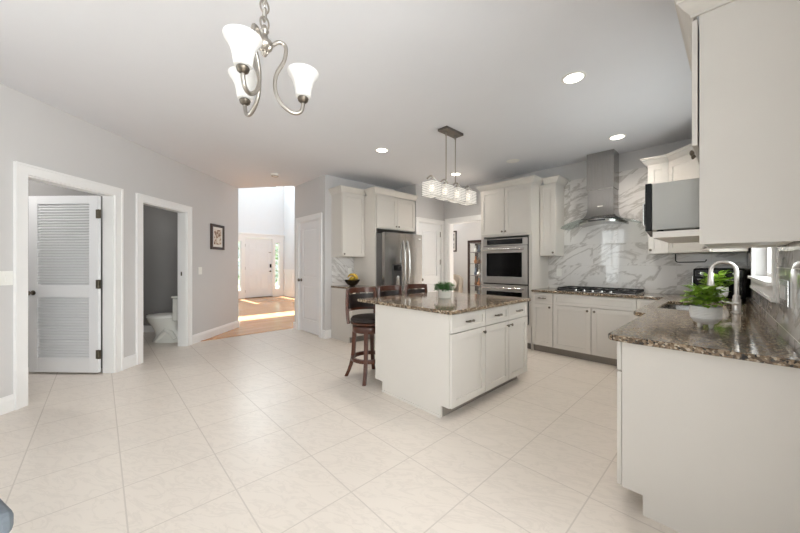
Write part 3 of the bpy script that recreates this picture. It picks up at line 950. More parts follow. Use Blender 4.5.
# double oven
t = thing('wall_oven', 'stainless double wall oven built into the tall cream cabinet', 'oven', (-2.105, 4.565, 0), PI)
MB().box(0.0, 0.74, -0.5, -0.03, 0.40, 1.66).build('body', 'black', t)
MB().box(0.0, 0.74, -0.02, 0.012, 0.37, 1.655).build('surround', 'gap', t)
cp = MB().box(-0.002, 0.742, 0.012, 0.034, 1.545, 1.655).build('control_panel', 'oven_steel', t, bevel=0.003)
MB().box(0.07, 0.66, 0.034, 0.036, 1.562, 1.643).build('display', 'screen', cp)
for z0, z1 in ((0.96, 1.537), (0.375, 0.94)):
    d = MB()
    gx0, gx1, gz0, gz1 = 0.075, 0.665, z0 + 0.105, z1 - 0.105
    d.box(0, gx0, 0.012, 0.045, z0, z1).box(gx1, 0.74, 0.012, 0.045, z0, z1).box(gx0, gx1, 0.012, 0.045, z0, gz0).box(gx0, gx1, 0.012, 0.045, gz1, z1)
    d = d.build('oven_door', 'oven_steel', t, bevel=0.003)
    MB().box(gx0, gx1, 0.014, 0.040, gz0, gz1).build('window', 'glass_dark', d)
    mb = MB().tube([(0.02, 0.095, z1 - 0.05), (0.72, 0.095, z1 - 0.05)], 0.014, 12)
    for x in (0.05, 0.69): mb.cyl((x, 0.045, z1 - 0.05), (x, 0.09, z1 - 0.05), 0.010)
    mb.build('handle', 'chrome', d, smooth=True)

# narrow upper right of the tower
t = upper('upper_cabinet', 'narrow cream upper cabinet between the oven tower and range hood', HW(-1.815), PI, 0.232, 0.32, UZ0, UZ1,
      [(0.0, 0.232)], [(0, 0), (0, 0.32), (0.17, 0.32)][::-1], ['a'])

# base cabinets of the hood wall
def base(name, label, x_right, w, fronts):
    t = thing(name, label, 'cabinet', HW(x_right), PI)
    MB().box(0, w, 0.01, 0.58, TOE, BASE_T).build('carcass', 'cab', t)
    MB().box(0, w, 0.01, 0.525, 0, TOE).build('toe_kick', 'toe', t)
    for fcn in fronts: fcn(t)
    return t
base('base_cabinet', 'narrow cream base cabinet with one drawer beside the oven tower', -1.752, 0.297,
     [lambda t: drawer(t, G, 0.297 - G, DRAW + G, BASE_T - 0.006, 0.581), lambda t: cab_door(t, G, 0.297 - G, TOE + 0.004, DRAW - G, 0.581, (0.04, 0.655))])
base('base_cabinet', 'wide cream two-door base cabinet under the black cooktop', -0.81, 0.94,
     [lambda t: drawer(t, G, 0.94 - G, DRAW + G, BASE_T - 0.006, 0.581, False, name='false_front'),
      lambda t: cab_door(t, G, 0.47 - G, TOE + 0.004, DRAW - G, 0.581, (0.43, 0.655)), lambda t: cab_door(t, 0.47 + G, 0.94 - G, TOE + 0.004, DRAW - G, 0.581, (0.51, 0.655))])
base('base_cabinet', 'cream corner base cabinet between the cooktop and the sink', -0.548, 0.26,
     [lambda t: drawer(t, G, 0.258, DRAW + G, BASE_T - 0.006, 0.581), lambda t: cab_door(t, G, 0.258, TOE + 0.004, DRAW - G, 0.581, (0.22, 0.655))])

# sink-run base cabinets (rot +90: local x -> +Y, local y -> -X)
t = thing('base_cabinet', 'cream end base cabinet with plain side panel facing the room', 'cabinet', (XR, 1.98, 0), PI / 2)
mb = MB().box(0, 0.02, -0.02, 0.492, 0, BASE_T)
mb.box(0, 0.02, 0.492, 0.579, TOE, BASE_T)
mb.build('end_panel', 'cab', t)
MB().box(0.02, 1.05, 0.018, 0.577, TOE, BASE_T).build('carcass', 'cab', t)
MB().box(0.02, 1.05, 0.018, 0.492, 0, TOE).build('toe_kick', 'toe', t)
for k in range(2):
    a = 0.0 + 0.525 * k
    drawer(t, a + G, a + 0.525 - G, DRAW + G, BASE_T - 0.006, 0.582)
    cab_door(t, a + G, a + 0.525 - G, TOE + 0.004, DRAW - G, 0.582, (a + (0.485 if k == 0 else 0.04), 0.655))
t = thing('sink_cabinet', 'cream sink base cabinet set slightly forward under the sink', 'cabinet', (0.098, 3.04, 0), PI / 2)
MB().box(0, 0.02, 0.01, 0.602, TOE, BASE_T).box(1.48, 1.5, 0.01, 0.602, TOE, BASE_T).box(0.02, 1.48, 0.01, 0.03, TOE, BASE_T).box(0.02, 1.48, 0.03, 0.582, TOE, 0.14).box(0.02, 1.48, 0.582, 0.602, TOE, BASE_T).build('carcass', 'cab', t)
MB().box(0, 1.5, 0.01, 0.52, 0, TOE).build('toe_kick', 'toe', t)
drawer(t, G, 1.5 - G, DRAW + G, BASE_T - 0.006, 0.603, False, name='false_front')
cab_door(t, G, 0.75 - G, TOE + 0.004, DRAW - G, 0.603, (0.71, 0.655))
cab_door(t, 0.75 + G, 1.5 - G, TOE + 0.004, DRAW - G, 0.603, (0.79, 0.655))

# L-shaped worktop with the sink cut-out
def slab_with_hole(name, outer, hole, z0, z1, mat):
    bm = bmesh.new()
    edges = []
    for loop in (outer, hole):
        vs = [bm.verts.new((x, y, z1)) for x, y in loop]
        edges += [bm.edges.new((vs[i], vs[(i + 1) % len(vs)])) for i in range(len(vs))]
    bmesh.ops.triangle_fill(bm, edges=edges, use_beauty=True)
    hx0, hx1 = min(p[0] for p in hole), max(p[0] for p in hole)
    hy0, hy1 = min(p[1] for p in hole), max(p[1] for p in hole)
    bad = [f_ for f_ in bm.faces if hx0 < f_.calc_center_median().x < hx1 and hy0 < f_.calc_center_median().y < hy1]
    bmesh.ops.delete(bm, geom=bad, context='FACES_ONLY')
    ret = bmesh.ops.extrude_face_region(bm, geom=bm.faces[:])
    for v in [g for g in ret['geom'] if isinstance(g, bmesh.types.BMVert)]: v.co.z = z0
    bmesh.ops.recalc_face_normals(bm, faces=bm.faces)
    bmesh.ops.dissolve_limit(bm, angle_limit=0.01, verts=bm.verts, edges=bm.edges)
    me = bpy.data.meshes.new(name)
    bm.to_mesh(me)
    bm.free()
    me.materials.append(M[mat])
    o = bpy.data.objects.new(name, me)
    COL.objects.link(o)
    b = o.modifiers.new('soft edge', 'BEVEL')
    b.width, b.segments, b.limit_method, b.angle_limit = 0.007, 3, 'ANGLE', math.radians(40)
    return o
SX0, SX1, SY0, SY1 = -0.47, -0.09, 3.42, 4.15
def rrect(x0, x1, y0, y1, r, n=4):
    pts = []
    for cx, cy, a0 in ((x1 - r, y1 - r, 0), (x0 + r, y1 - r, 90), (x0 + r, y0 + r, 180), (x1 - r, y0 + r, 270)):
        for i in range(n + 1):
            a = math.radians(a0 + 90 * i / n)
            pts.append((cx + r * math.cos(a), cy + r * math.sin(a)))
    return pts
XB = XR - BT
WE = BT + 0.001
outer = [(XW(1.945) - WE, 1.945), (-0.436, 1.945), (-0.463, 1.958), (-0.476, 1.985), (-0.476, 2.98), (-0.545, 3.02), (-0.562, 3.06), (-0.562, 4.535), (-2.047, 4.535), (-2.047, YH - BT), (XW(YH) - WE, YH - BT)]
tag(slab_with_hole('countertop', outer, rrect(SX0, SX1, SY0, SY1, 0.05)[::-1], 0.8585, 0.89, 'granite'),
    'long L-shaped granite countertop carrying the cooktop, sink and potted plants', 'countertop')

# sink
t = thing('sink', 'stainless undermount sink set into the granite worktop', 'sink', ((SX0 + SX1) / 2, (SY0 + SY1) / 2, 0.66))
hx, hy = (SX1 - SX0) / 2, (SY1 - SY0) / 2
e_ = 0.003
rings = [[(x, y, 0.195) for x, y in rrect(-hx - 0.02, hx + 0.02, -hy - 0.02, hy + 0.02, 0.06)], [(x, y, 0.195) for x, y in rrect(-hx + e_, hx - e_, -hy + e_, hy - e_, 0.05)],
         [(x, y, 0.03) for x, y in rrect(-hx + 0.012, hx - 0.012, -hy + 0.012, hy - 0.012, 0.05)], [(x, y, 0.01) for x, y in rrect(-hx + 0.03, hx - 0.03, -hy + 0.03, hy - 0.03, 0.05)]]
mb = MB().loft(rings, False)
mb.add(rings[-1], [tuple(range(len(rings[-1])))])
mb.build('basin', 'steel', t, smooth=True)
MB().lathe([(0.045, 0.011), (0.045, 0.014), (0.03, 0.013), (0, 0.012)]).build('drain', 'chrome', t, smooth=True)

# faucet
fx, fy = -0.005, 3.50
t = thing('faucet', 'tall brushed gooseneck faucet behind the sink', 'faucet', (fx, fy, 0.8905))
MB().lathe([(0.032, 0), (0.032, 0.006), (0.024, 0.012), (0.024, 0.10), (0.020, 0.108), (0.020, 0.125), (0.015, 0.135)], n=20).build('body', 'satin', t, smooth=True)
arc = [(0, 0, 0.13), (0, 0, 0.22), (0, 0, 0.30)] + [(-0.070 + 0.070 * math.cos(a), 0, 0.315 + 0.070 * math.sin(a)) for a in [PI * i / 12 for i in range(0, 12)]] + [(-0.140, 0, 0.30)]
MB().tube(arc, 0.0135, 12).build('spout', 'satin', t, smooth=True)
MB().lathe([(0.014, 0.30), (0.016, 0.285), (0.017, 0.25), (0.022, 0.21), (0.022, 0.20), (0, 0.20)], (-0.14, 0, 0), 16).build('spray_head', 'satin', t, smooth=True)
MB().lathe([(0.012, 0.02), (0.014, 0.045), (0.012, 0.05)], (0, 0, 0.07), 14, (0.2, -1, 0)).tube([(0.008, -0.045, 0.07), (-0.03, -0.06, 0.075), (-0.085, -0.066, 0.09)], [0.010, 0.008, 0.006], 8).build('lever', 'satin', t, smooth=True)

# cooktop
t = thing('cooktop', 'black gas cooktop on the granite counter below the range hood', 'cooktop', (-1.27, 4.83, 0.8905))
MB().box(-0.455, 0.455, -0.265, 0.265, 0, 0.012).build('base_plate', 'steel', t, bevel=0.004)
MB().box(-0.445, 0.445, -0.21, 0.255, 0.012, 0.02).build('glass_top', 'black', t)
for gx in (-0.3, 0.0, 0.3):
    mb = MB()
    a, b = gx - 0.142, gx + 0.142
    for y in (-0.2, 0.24): mb.box(a, b, y - 0.007, y + 0.007, 0.03, 0.046)
    for x in (a, b): mb.box(x - 0.007, x + 0.007, -0.193, 0.233, 0.03, 0.046)
    for x in (gx - 0.05, gx + 0.05): mb.box(x - 0.005, x + 0.005, -0.193, 0.233, 0.032, 0.044)
    for y in (-0.09, 0.13): mb.box(a + 0.007, gx - 0.055, y - 0.005, y + 0.005, 0.032, 0.044).box(gx + 0.055, b - 0.007, y - 0.005, y + 0.005, 0.032, 0.044)
    for x in (a, b):
        for y in (-0.2, 0.24): mb.box(x - 0.008, x + 0.008, y - 0.008, y + 0.008, 0.02, 0.03)
    mb.build('grate', 'iron', t)
for bxx, byy, r_ in ((-0.3, -0.08, 0.04), (-0.3, 0.13, 0.03), (0.0, 0.03, 0.05), (0.3, -0.08, 0.04), (0.3, 0.13, 0.03)):
    MB().lathe([(r_, 0.02), (r_, 0.027), (r_ * 0.8, 0.031), (0, 0.031)], (bxx, byy, 0)).build('burner', 'iron', t, smooth=True)
for k in range(5):
    MB().lathe([(0.019, 0.012), (0.019, 0.016), (0.016, 0.036), (0, 0.037)], (-0.2 + 0.1 * k, -0.237, 0), 16).build('control_knob', 'chrome', t, smooth=True)

# range hood
t = thing('range_hood', 'stainless chimney range hood with curved glass canopy', 'range hood', (-1.27, YH - BT, 0), PI)
MB().box(-0.16, 0.16, 0, 0.262, 2.27, CEIL).build('chimney_cover', 'steel', t, bevel=0.002)
rings = []
for z, hw, dp in ((2.28, 0.153, 0.25), (2.12, 0.153, 0.25), (2.04, 0.154, 0.252), (1.98, 0.157, 0.258), (1.93, 0.166, 0.275), (1.89, 0.190, 0.31), (1.87, 0.215, 0.34)):
    rings.append([(-hw, 0, z), (hw, 0, z), (hw, dp, z), (-hw, dp, z)])
MB().loft(rings).build('flared_body', 'steel', t, smooth=True)
mb = MB()
rings = []
for i in range(17):
    x = -0.27 + 0.54 * i / 16
    d_ = 0.20 + 0.22 * math.sqrt(max(0, 1 - (x / 0.275) ** 2))
    zt = 1.858 - 0.10 * (x / 0.49) ** 2
    rings.append([(x, 0.0, zt - 0.035), (x, d_, zt - 0.035), (x, d_, zt), (x, 0.0, zt)])
mb.loft(rings)
rim = mb.build('rim_housing', 'steel', t, smooth=True)
MB().box(-0.10, 0.10, 0.412, 0.421, 1.826, 1.846).build('control_strip', 'screen', rim)
mb = MB()
rings = []
for i in range(25):
    x = -0.475 + 0.95 * i / 24
    q = abs(x) / 0.475
    zt = 1.872 - 0.10 * q ** 2
    d_ = 0.34 + 0.13 * math.sqrt(max(0, 1 - q ** 4))
    rings.append([(x, 0.0, zt - 0.008), (x, d_, zt - 0.008), (x, d_, zt), (x, 0.0, zt)])
mb.loft(rings)
mb.build('glass_canopy', 'glass_canopy', t, smooth=True)
MB().box(-0.03, 0.03, 0.255, 0.2585, 2.035, 2.045).build('badge', 'white_plastic', t)

# uppers in the right corner
t = upper('upper_cabinet', 'narrow cream upper cabinet right of the range hood beside the corner cabinet', HW(-0.55), PI, 0.195, 0.32, UZ0, UZ1,
      [(0.0, 0.195)], [(0.0, 0.32), (0.195, 0.32), (0.195, 0.0)][::-1], ['b'])
t = thing('corner_cabinet', 'diagonal cream corner upper cabinet behind the microwave', 'cabinet', (0.068, YH - BT - 0.001, 0), PI)
cw = 0.618
poly = [(0, 0), (cw - 0.002, 0), (cw - 0.002, 0.31), (0.240, 0.690), (0, 0.690)]
MB().prism(poly, UZ0, UZ1).build('carcass', 'cab', t)
A, B = Vector((cw - 0.002, 0.31)), Vector((0.240, 0.690))
dv = (B - A).normalized(); nv = Vector((-dv.y, dv.x)) * -1
if nv.dot(Vector((1, 1))) < 0: nv = -nv
mbd = shaker(MB(), 0.012, (B - A).length - 0.012, UZ0 + 0.004, UZ1 - 0.004, 0.001)
mk = MB().lathe([(0.006, 0), (0.006, 0.012), (0.014, 0.018), (0.015, 0.024), (0.009, 0.029), (0, 0.03)], ((B - A).length - 0.045, 0.021, UZ0 + 0.045), 14, (0, 1, 0))
for m_ in (mbd, mk):
    m_.v = [Vector((A.x + dv.x * p.x + nv.x * p.y, A.y + dv.y * p.x + nv.y * p.y, p.z)) for p in m_.v]
dd = mbd.build('door', 'cab', t)
mk.build('knob', 'nickel', dd, smooth=True)
MB().sweep([tuple(A), tuple(B), (0, 0.690)], CROWN, UZ1).build('crown_molding', 'cab', t)

# near upper cabinet with the open microwave niche (rot +90: x -> +Y, y -> -X)
t = thing('upper_cabinet', 'large cream upper cabinet with microwave niche over the near counter end', 'cabinet', (XR - 0.0005, 1.98, 0), PI / 2)
NW, ND, NZ0, NSH, NTOP = 0.66, 0.284, 1.350, 1.420, 1.80
NT = 2.388
mb = MB().box(0, 0.02, -0.008, ND, NZ0, 1.401).box(0, 0.02, -0.021, ND, 1.401, NT).box(NW - 0.02, NW, BT, ND, NZ0, NT).box(0.02, NW - 0.02, BT, BT + 0.012, NZ0, NTOP)
mb.box(0.02, NW - 0.02, BT, ND, NTOP, NT).box(0.02, NW - 0.02, BT + 0.012, ND, NZ0 + 0.012, NZ0 + 0.03)
mb.build('carcass', 'cab', t)
MB().box(0.021, NW - 0.021, BT + 0.012, 0.455, NSH - 0.03, NSH).build('shelf', 'cab', t)
cab_door(t, 0.004, NW / 2 - G, NTOP + 0.004, NT - 0.01, ND + 0.006, (NW / 2 - 0.04, NTOP + 0.045))
cab_door(t, NW / 2 + G, NW - 0.004, NTOP + 0.004, NT - 0.01, ND + 0.006, (NW / 2 + 0.04, NTOP + 0.045))
MB().sweep([(0, -0.02), (0, ND + 0.02), (NW, ND + 0.02), (NW, BT)][::-1], CROWN, NT).build('crown_molding', 'cab', t)

# microwave on that shelf (front to -X)
t = thing('microwave', 'grey countertop microwave with black door on the open cabinet shelf', 'microwave', (-0.331, 2.075, NSH + 0.001), math.radians(96))
# local x -> ~+Y, local y -> ~-X ; front at y=0, body runs to y=-0.36
MB().box(0.0, 0.46, -0.36, -0.028, 0.014, 0.254).build('case', 'micro', t, bevel=0.003)
d = MB().box(-0.003, 0.463, -0.027, 0.0, 0.010, 0.257).build('door', 'black', t, bevel=0.004)
MB().box(0.03, 0.31, 0.0, 0.002, 0.05, 0.225).build('window', 'glass_dark', d)
MB().tube([(0.335, 0.0, 0.06), (0.335, 0.025, 0.075), (0.335, 0.025, 0.20), (0.335, 0.0, 0.215)], 0.007).build('handle', 'chrome', d, smooth=True)
MB().box(0.355, 0.445, 0.0, 0.002, 0.04, 0.235).build('control_panel', 'screen', d)
for x, y in ((0.03, -0.06), (0.43, -0.06), (0.03, -0.33), (0.43, -0.33)):
    MB().cyl((x, y, 0), (x, y, 0.014), 0.014, n=12).build('foot', 'black', t)

# ------------------------------------------------------------------ counter objects
# toaster oven in the corner
t = thing('toaster_oven', 'black toaster oven in the counter corner behind the gooseneck faucet', 'toaster oven', (-0.125, 4.80, 0.8905), math.radians(-4))
MB().box(-0.195, 0.195, -0.16, 0.20, 0.018, 0.325).build('case', 'black', t, bevel=0.022, seg=4)
d = MB().box(-0.175, 0.175, -0.178, -0.161, 0.035, 0.225).build('glass_door', 'glass_dark', t, bevel=0.004)
MB().tube([(-0.15, -0.178, 0.205), (-0.15, -0.205, 0.205), (0.15, -0.205, 0.205), (0.15, -0.178, 0.205)], 0.007).build('handle', 'chrome', d, smooth=True)
MB().box(-0.175, 0.175, -0.172, -0.161, 0.235, 0.305).build('control_panel', 'screen', t, bevel=0.003)
for x in (-0.12, -0.04, 0.04, 0.12):
    MB().lathe([(0.018, 0), (0.016, 0.014), (0, 0.015)], (x, -0.172, 0.27), 16, (0, -1, 0)).build('control_knob', 'chrome', t, smooth=True)
MB().box(-0.199, -0.193, -0.165, -0.14, 0.03, 0.24).build('side_trim', 'chrome', t)
for x in (-0.16, 0.16):
    for y in (-0.13, 0.17): MB().cyl((x, y, 0), (x, y, 0.018), 0.014, n=12).build('foot', 'black', t)

def leaf_cluster(n, rx, rz, zc, ll, lw, droop=0.5, up=0.35, seed=1):
    rng = random.Random(seed)
    mb = MB()
    for k in range(n):
        a = rng.uniform(0, 2 * PI)
        q = rng.random() ** 0.6
        el = rng.uniform(-0.25, 1.3)
        c = Vector((math.cos(a) * rx * q * math.cos(el * 0.6), math.sin(a) * rx * q * math.cos(el * 0.6), zc + rz * math.sin(el) * (0.5 + 0.5 * rng.random())))
        d = Vector((math.cos(a + rng.uniform(-0.6, 0.6)), math.sin(a + rng.uniform(-0.6, 0.6)), rng.uniform(-droop, up))).normalized()
        s = d.cross(Vector((0, 0, 1))).normalized()
        u = s.cross(d)
        l, w_ = ll * rng.uniform(0.7, 1.2), lw * rng.uniform(0.7, 1.2)
        p = [c, c + d * l * 0.35 + s * w_ * 0.5 + u * l * 0.10, c + d * l * 0.75 + s * w_ * 0.42 + u * l * 0.06, c + d * l - u * l * 0.1,
             c + d * l * 0.75 - s * w_ * 0.42 + u * l * 0.06, c + d * l * 0.35 - s * w_ * 0.5 + u * l * 0.10, c + d * l * 0.4 + u * l * 0.02, c + d * l * 0.72]
        mb.add(p, [(0, 1, 6), (1, 2, 7, 6), (2, 3, 7), (3, 4, 7), (4, 5, 6, 7), (5, 0, 6)])
    return mb

def footed_pot(label, loc, s, seed, nl):
    t = thing('potted_plant', label, 'potted plant', loc)
    prof = [(0.0, 0.022), (0.035, 0.022), (0.05, 0.030), (0.064, 0.052)]
    for k in range(7):
        z = 0.056 + k * 0.009
        r_ = 0.0665 + 0.004 * min(1, k / 3)
        prof += [(r_ + 0.0012, z + 0.002), (r_ + 0.0012, z + 0.006), (r_ - 0.0004, z + 0.008)]
    prof += [(0.070, 0.124), (0.064, 0.124), (0.062, 0.10), (0.0, 0.10)]
    MB().lathe([(r * s, z * s) for r, z in prof], n=32).build('pot', 'ceramic_matte', t, smooth=True)
    for k in range(4):
        a = 0.75 + k * PI / 2
        MB().lathe([(0.006 * s, 0), (0.009 * s, 0.004 * s), (0.012 * s, 0.03 * s), (0, 0.035 * s)], (0.034 * s * math.cos(a), 0.034 * s * math.sin(a), 0)).build('foot', 'ceramic', t, smooth=True)
    MB().lathe([(0.061 * s, 0.100 * s), (0.061 * s, 0.112 * s), (0, 0.114 * s)]).build('soil', 'soil', t)
    leaf_cluster(nl, 0.075 * s, 0.10 * s, 0.145 * s, 0.055 * s, 0.036 * s, droop=0.3, up=0.8, seed=seed).build('foliage', 'leaf', t)
    return t
footed_pot('bright green leafy plant in a white ribbed footed pot on the near counter', (-0.128, 2.57, 0.8905), 1.0, 3, 190)
footed_pot('leafy plant in a white pot in front of the toaster oven', (-0.142, 4.36, 0.8905), 1.2, 5, 110)

# paper towel holder under the corner cabinet
t = MB().tube([(-0.50, 4.93, 1.3805), (-0.50, 4.93, 1.30), (-0.49, 4.93, 1.285), (-0.47, 4.93, 1.28), (-0.25, 4.93, 1.285), (-0.24, 4.93, 1.30), (-0.238, 4.93, 1.31)], 0.006, 8).lathe([(0.03, 0), (0.03, 0.004), (0, 0.004)], (-0.50, 4.93, 1.3765))
tag(t.build('paper_towel_holder', 'iron', smooth=True), 'empty black wire paper towel holder under the corner cabinet', 'towel holder')

# outlet and switch plates
def plate(name, label, cat, loc, rot, w, h, n, mat='white_plastic', outlet=False):
    t = thing(name, label, cat, loc, rot)
    MB().box(-w / 2, w / 2, 0.0, 0.006, -h / 2, h / 2).build('cover_plate', mat, t, bevel=0.002)
    for k in range(n):
        x = (k - (n - 1) / 2) * 0.046
        MB().box(x - 0.016, x + 0.016, 0.006, 0.010, -0.033, 0.033).build('socket' if outlet else 'rocker', 'white_plastic', t, bevel=0.002)
    return t
plate('outlet', 'white outlet on the marble left of the cooktop', 'outlet', (-1.89, YH - BT, 1.13), PI, 0.075, 0.118, 1, outlet=True)
plate('outlet', 'white outlet on the marble above the fruit bowl', 'outlet', (XF + BT, 3.25, 1.13), -PI / 2, 0.075, 0.118, 1, outlet=True)
plate('light_switch', 'white light switch under the picture on the grey wall', 'light switch', Lw(5.09, -0.0, 1.15), LEFT_ROT + PI, 0.085, 0.12, 1)
plate('light_switch', 'white double light switch beside the louvered door at the frame edge', 'light switch', Lw(2.575, -0.0, 1.14), LEFT_ROT + PI, 0.125, 0.12, 2)
plate('light_switch', 'metal multi-gang switch plate on the side backsplash by the window', 'light switch', (XW(2.46) - BT - 0.0005, 2.46, 1.12), PI / 2 + RW_ROT, 0.26, 0.125, 4, 'chrome')

# picture
def picture(label, loc, rot, w, h, fr, mat_w, artm):
    t = thing('framed_picture', label, 'picture', loc, rot)
    mb = MB().box(-w / 2, -w / 2 + fr, 0.001, 0.025, -h / 2, h / 2).box(w / 2 - fr, w / 2, 0.001, 0.025, -h / 2, h / 2)
    mb.box(-w / 2 + fr, w / 2 - fr, 0.001, 0.025, -h / 2, -h / 2 + fr).box(-w / 2 + fr, w / 2 - fr, 0.001, 0.025, h / 2 - fr, h / 2)
    mb.build('frame', 'wood_black', t)
    MB().box(-w / 2 + fr, w / 2 - fr, 0.002, 0.012, -h / 2 + fr, h / 2 - fr).build('mat_board', 'paper', t)
    q = fr + mat_w
    MB().box(-w / 2 + q, w / 2 - q, 0.012, 0.014, -h / 2 + q, h / 2 - q).build('print', artm, t)
    return t
picture('small dark-framed print on the grey diagonal wall', Lw(5.545, 0, 1.735), LEFT_ROT + PI, 0.385, 0.44, 0.045, 0.045, 'art')

# ------------------------------------------------------------------ island (rot -90: local x -> -Y, local y -> +X)
IX0, IX1, IY0, IY1 = -2.52, -1.582, 2.03, 3.365
IL = IY1 - IY0
t = thing('kitchen_island', 'cream kitchen island with three drawers and three doors', 'kitchen island', (IX0, IY1, 0), -PI / 2)
ID = IX1 - IX0
mb = MB().box(0.02, IL - 0.02, 0.0, ID, TOE, BASE_T)
mb.build('carcass', 'cab', t)
for a in (0.0, IL - 0.02):
    MB().box(a, a + 0.02, 0.11, ID - 0.085, 0, TOE).box(a, a + 0.02, 0.0, ID + 0.002, TOE, BASE_T).build('end_panel', 'cab', t)
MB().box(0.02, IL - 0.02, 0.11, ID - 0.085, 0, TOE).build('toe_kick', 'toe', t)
MB().box(IL, IL + 0.008, 0.11, ID - 0.085, 0, 0.02).build('shoe_molding', 'cab', t)
bs = [0.0, 0.37, 0.735, IL]
bs = [0.0, IL - 0.925, IL - 0.50, IL]
for k in range(3):
    a, b = bs[k], bs[k + 1]
    drawer(t, a + G, b - G, DRAW + G, BASE_T - 0.006, ID + 0.003)
    cab_door(t, a + G, b - G, TOE + 0.004, DRAW - G, ID + 0.003, (a + 0.035, 0.655) if k != 0 else (b - 0.035, 0.655))
poly = [(-2.78, 1.995), (-1.535, 1.995), (-1.535, 3.40), (-2.78, 3.40)]
tag(MB().prism(poly, 0.8585, 0.89).build('countertop', 'granite', bevel=0.007, seg=3), 'rectangular speckled granite top of the kitchen island', 'countertop')

# plant on the island
t = thing('potted_plant', 'small dense green plant in a smooth white pot on the island', 'potted plant', (-2.20, 2.745, 0.8905))
MB().lathe([(0.0, 0.0), (0.062, 0.0), (0.068, 0.01), (0.076, 0.085), (0.076, 0.09), (0.070, 0.09), (0.066, 0.07), (0, 0.07)], n=28).build('pot', 'ceramic', t, smooth=True)
MB().lathe([(0.066, 0.07), (0.066, 0.08), (0, 0.082)]).build('soil', 'soil', t)
leaf_cluster(520, 0.105, 0.075, 0.10, 0.032, 0.022, seed=9).build('foliage', 'leaf_dark', t)

# bar stools
def make_stool(label):
    t = thing('bar_stool', label, 'bar stool', (0, 0, 0), 0, 'swivel bar stools at the island')
    # stool faces local +x; the backrest is on the -x side
    MB().lathe([(0.0, 0.625), (0.19, 0.625), (0.205, 0.635), (0.208, 0.655), (0.19, 0.678), (0.12, 0.69), (0, 0.693)], n=32).build('seat', 'leather', t, smooth=True)
    MB().lathe([(0.15, 0.605), (0.205, 0.605), (0.212, 0.612), (0.212, 0.622), (0.206, 0.6245), (0.15, 0.6245)], n=32, close=True).build('seat_rim', 'wood', t, smooth=True)
    MB().lathe([(0.0, 0.585), (0.11, 0.585), (0.11, 0.604), (0, 0.604)], n=24).build('swivel', 'black', t, smooth=True)
    MB().lathe([(0.12, 0.515), (0.185, 0.515), (0.188, 0.52), (0.188, 0.58), (0.185, 0.584), (0.0, 0.584), (0, 0.57), (0.12, 0.57)], n=32).build('apron', 'wood', t, smooth=True)
    for k in range(4):
        a = PI / 4 + k * PI / 2
        ca, sa = math.cos(a), math.sin(a)
        rings = []
        for i in range(9):
            q = i / 8
            r_ = 0.165 + 0.03 * q + 0.068 * max(0, q - 0.45) ** 2 * 3.3
            z = 0.54 * (1 - q)
            hw = 0.022 - 0.003 * q
            rings.append([(ca * (r_ + u) - sa * v_, sa * (r_ + u) + ca * v_, z) for u, v_ in ((-hw, -hw), (hw, -hw), (hw, hw), (-hw, hw))])
        MB().loft(rings).build('leg', 'wood', t, bevel=0.004)
    MB().lathe([(0.172, 0.20), (0.200, 0.20), (0.203, 0.205), (0.203, 0.235), (0.200, 0.24), (0.172, 0.24)], n=36, close=True).build('foot_ring', 'wood', t, smooth=True)
    def arc_piece(r0, r1, a0, a1, z0, z1, lean=0.0, n=14, dip=0.0):
        rings = []
        for i in range(n + 1):
            a = a0 + (a1 - a0) * i / n
            q = abs(2 * i / n - 1)
            zz0, zz1 = z0, z1 - dip * q * q
            r = []
            for rr, z in ((r0, zz0), (r1, zz0), (r1 + lean, zz1), (r0 + lean, zz1)):
                r.append((-rr * math.cos(a), rr * math.sin(a), z))
            rings.append(r)
        return MB().loft(rings)
    am = math.radians(53)
    for s_ in (-1, 1):
        mb = MB()
        rings = []
        for i in range(11):
            q = i / 10
            z = 0.595 + 0.385 * q
            rr = 0.216 + 0.012 * q + 0.012 * math.sin(q * PI)
            a = s_ * (am - 0.08 * q)
            hw = 0.016
            da = (0.026 - 0.008 * q) / rr
            rings.append([(-r_ * math.cos(a_), r_ * math.sin(a_), z) for r_, a_ in ((rr, a - da), (rr + 2 * hw, a - da), (rr + 2 * hw, a + da), (rr, a + da))])
        mb.loft(rings).build('back_post', 'wood', t, bevel=0.006)
    a1 = am - 0.13
    arc_piece(0.230, 0.254, -a1, a1, 0.925, 0.985, 0.0).build('top_rail', 'wood', t, smooth=True)
    arc_piece(0.228, 0.252, -a1 - 0.03, a1 + 0.03, 0.725, 0.755, 0.0).build('lower_rail', 'wood', t, smooth=True)
    arc_piece(0.222, 0.250, -a1 - 0.01, a1 + 0.01, 0.7555, 0.912, 0.004).build('back_pad', 'leather', t, smooth=True)
    for q in (-0.6, 0.0, 0.6):
        arc_piece(0.232, 0.250, q * a1 - 0.1, q * a1 + 0.1, 0.9125, 0.9248, 0.0, 3).build('spindle', 'dark_nickel', t, smooth=True)
    return t
st = make_stool('dark wood bar stool with full back showing at the near island end')
st.location, st.rotation_euler = (-2.825, 2.19, 0), (0, 0, math.radians(-4))
dup(st, (-2.835, 2.655, 0), math.radians(3), 'middle of the three dark wood bar stools, only its back rail above the counter')
dup(st, (-2.835, 3.115, 0), math.radians(-3), 'dark wood bar stool farthest along the island, nearest the green plant')

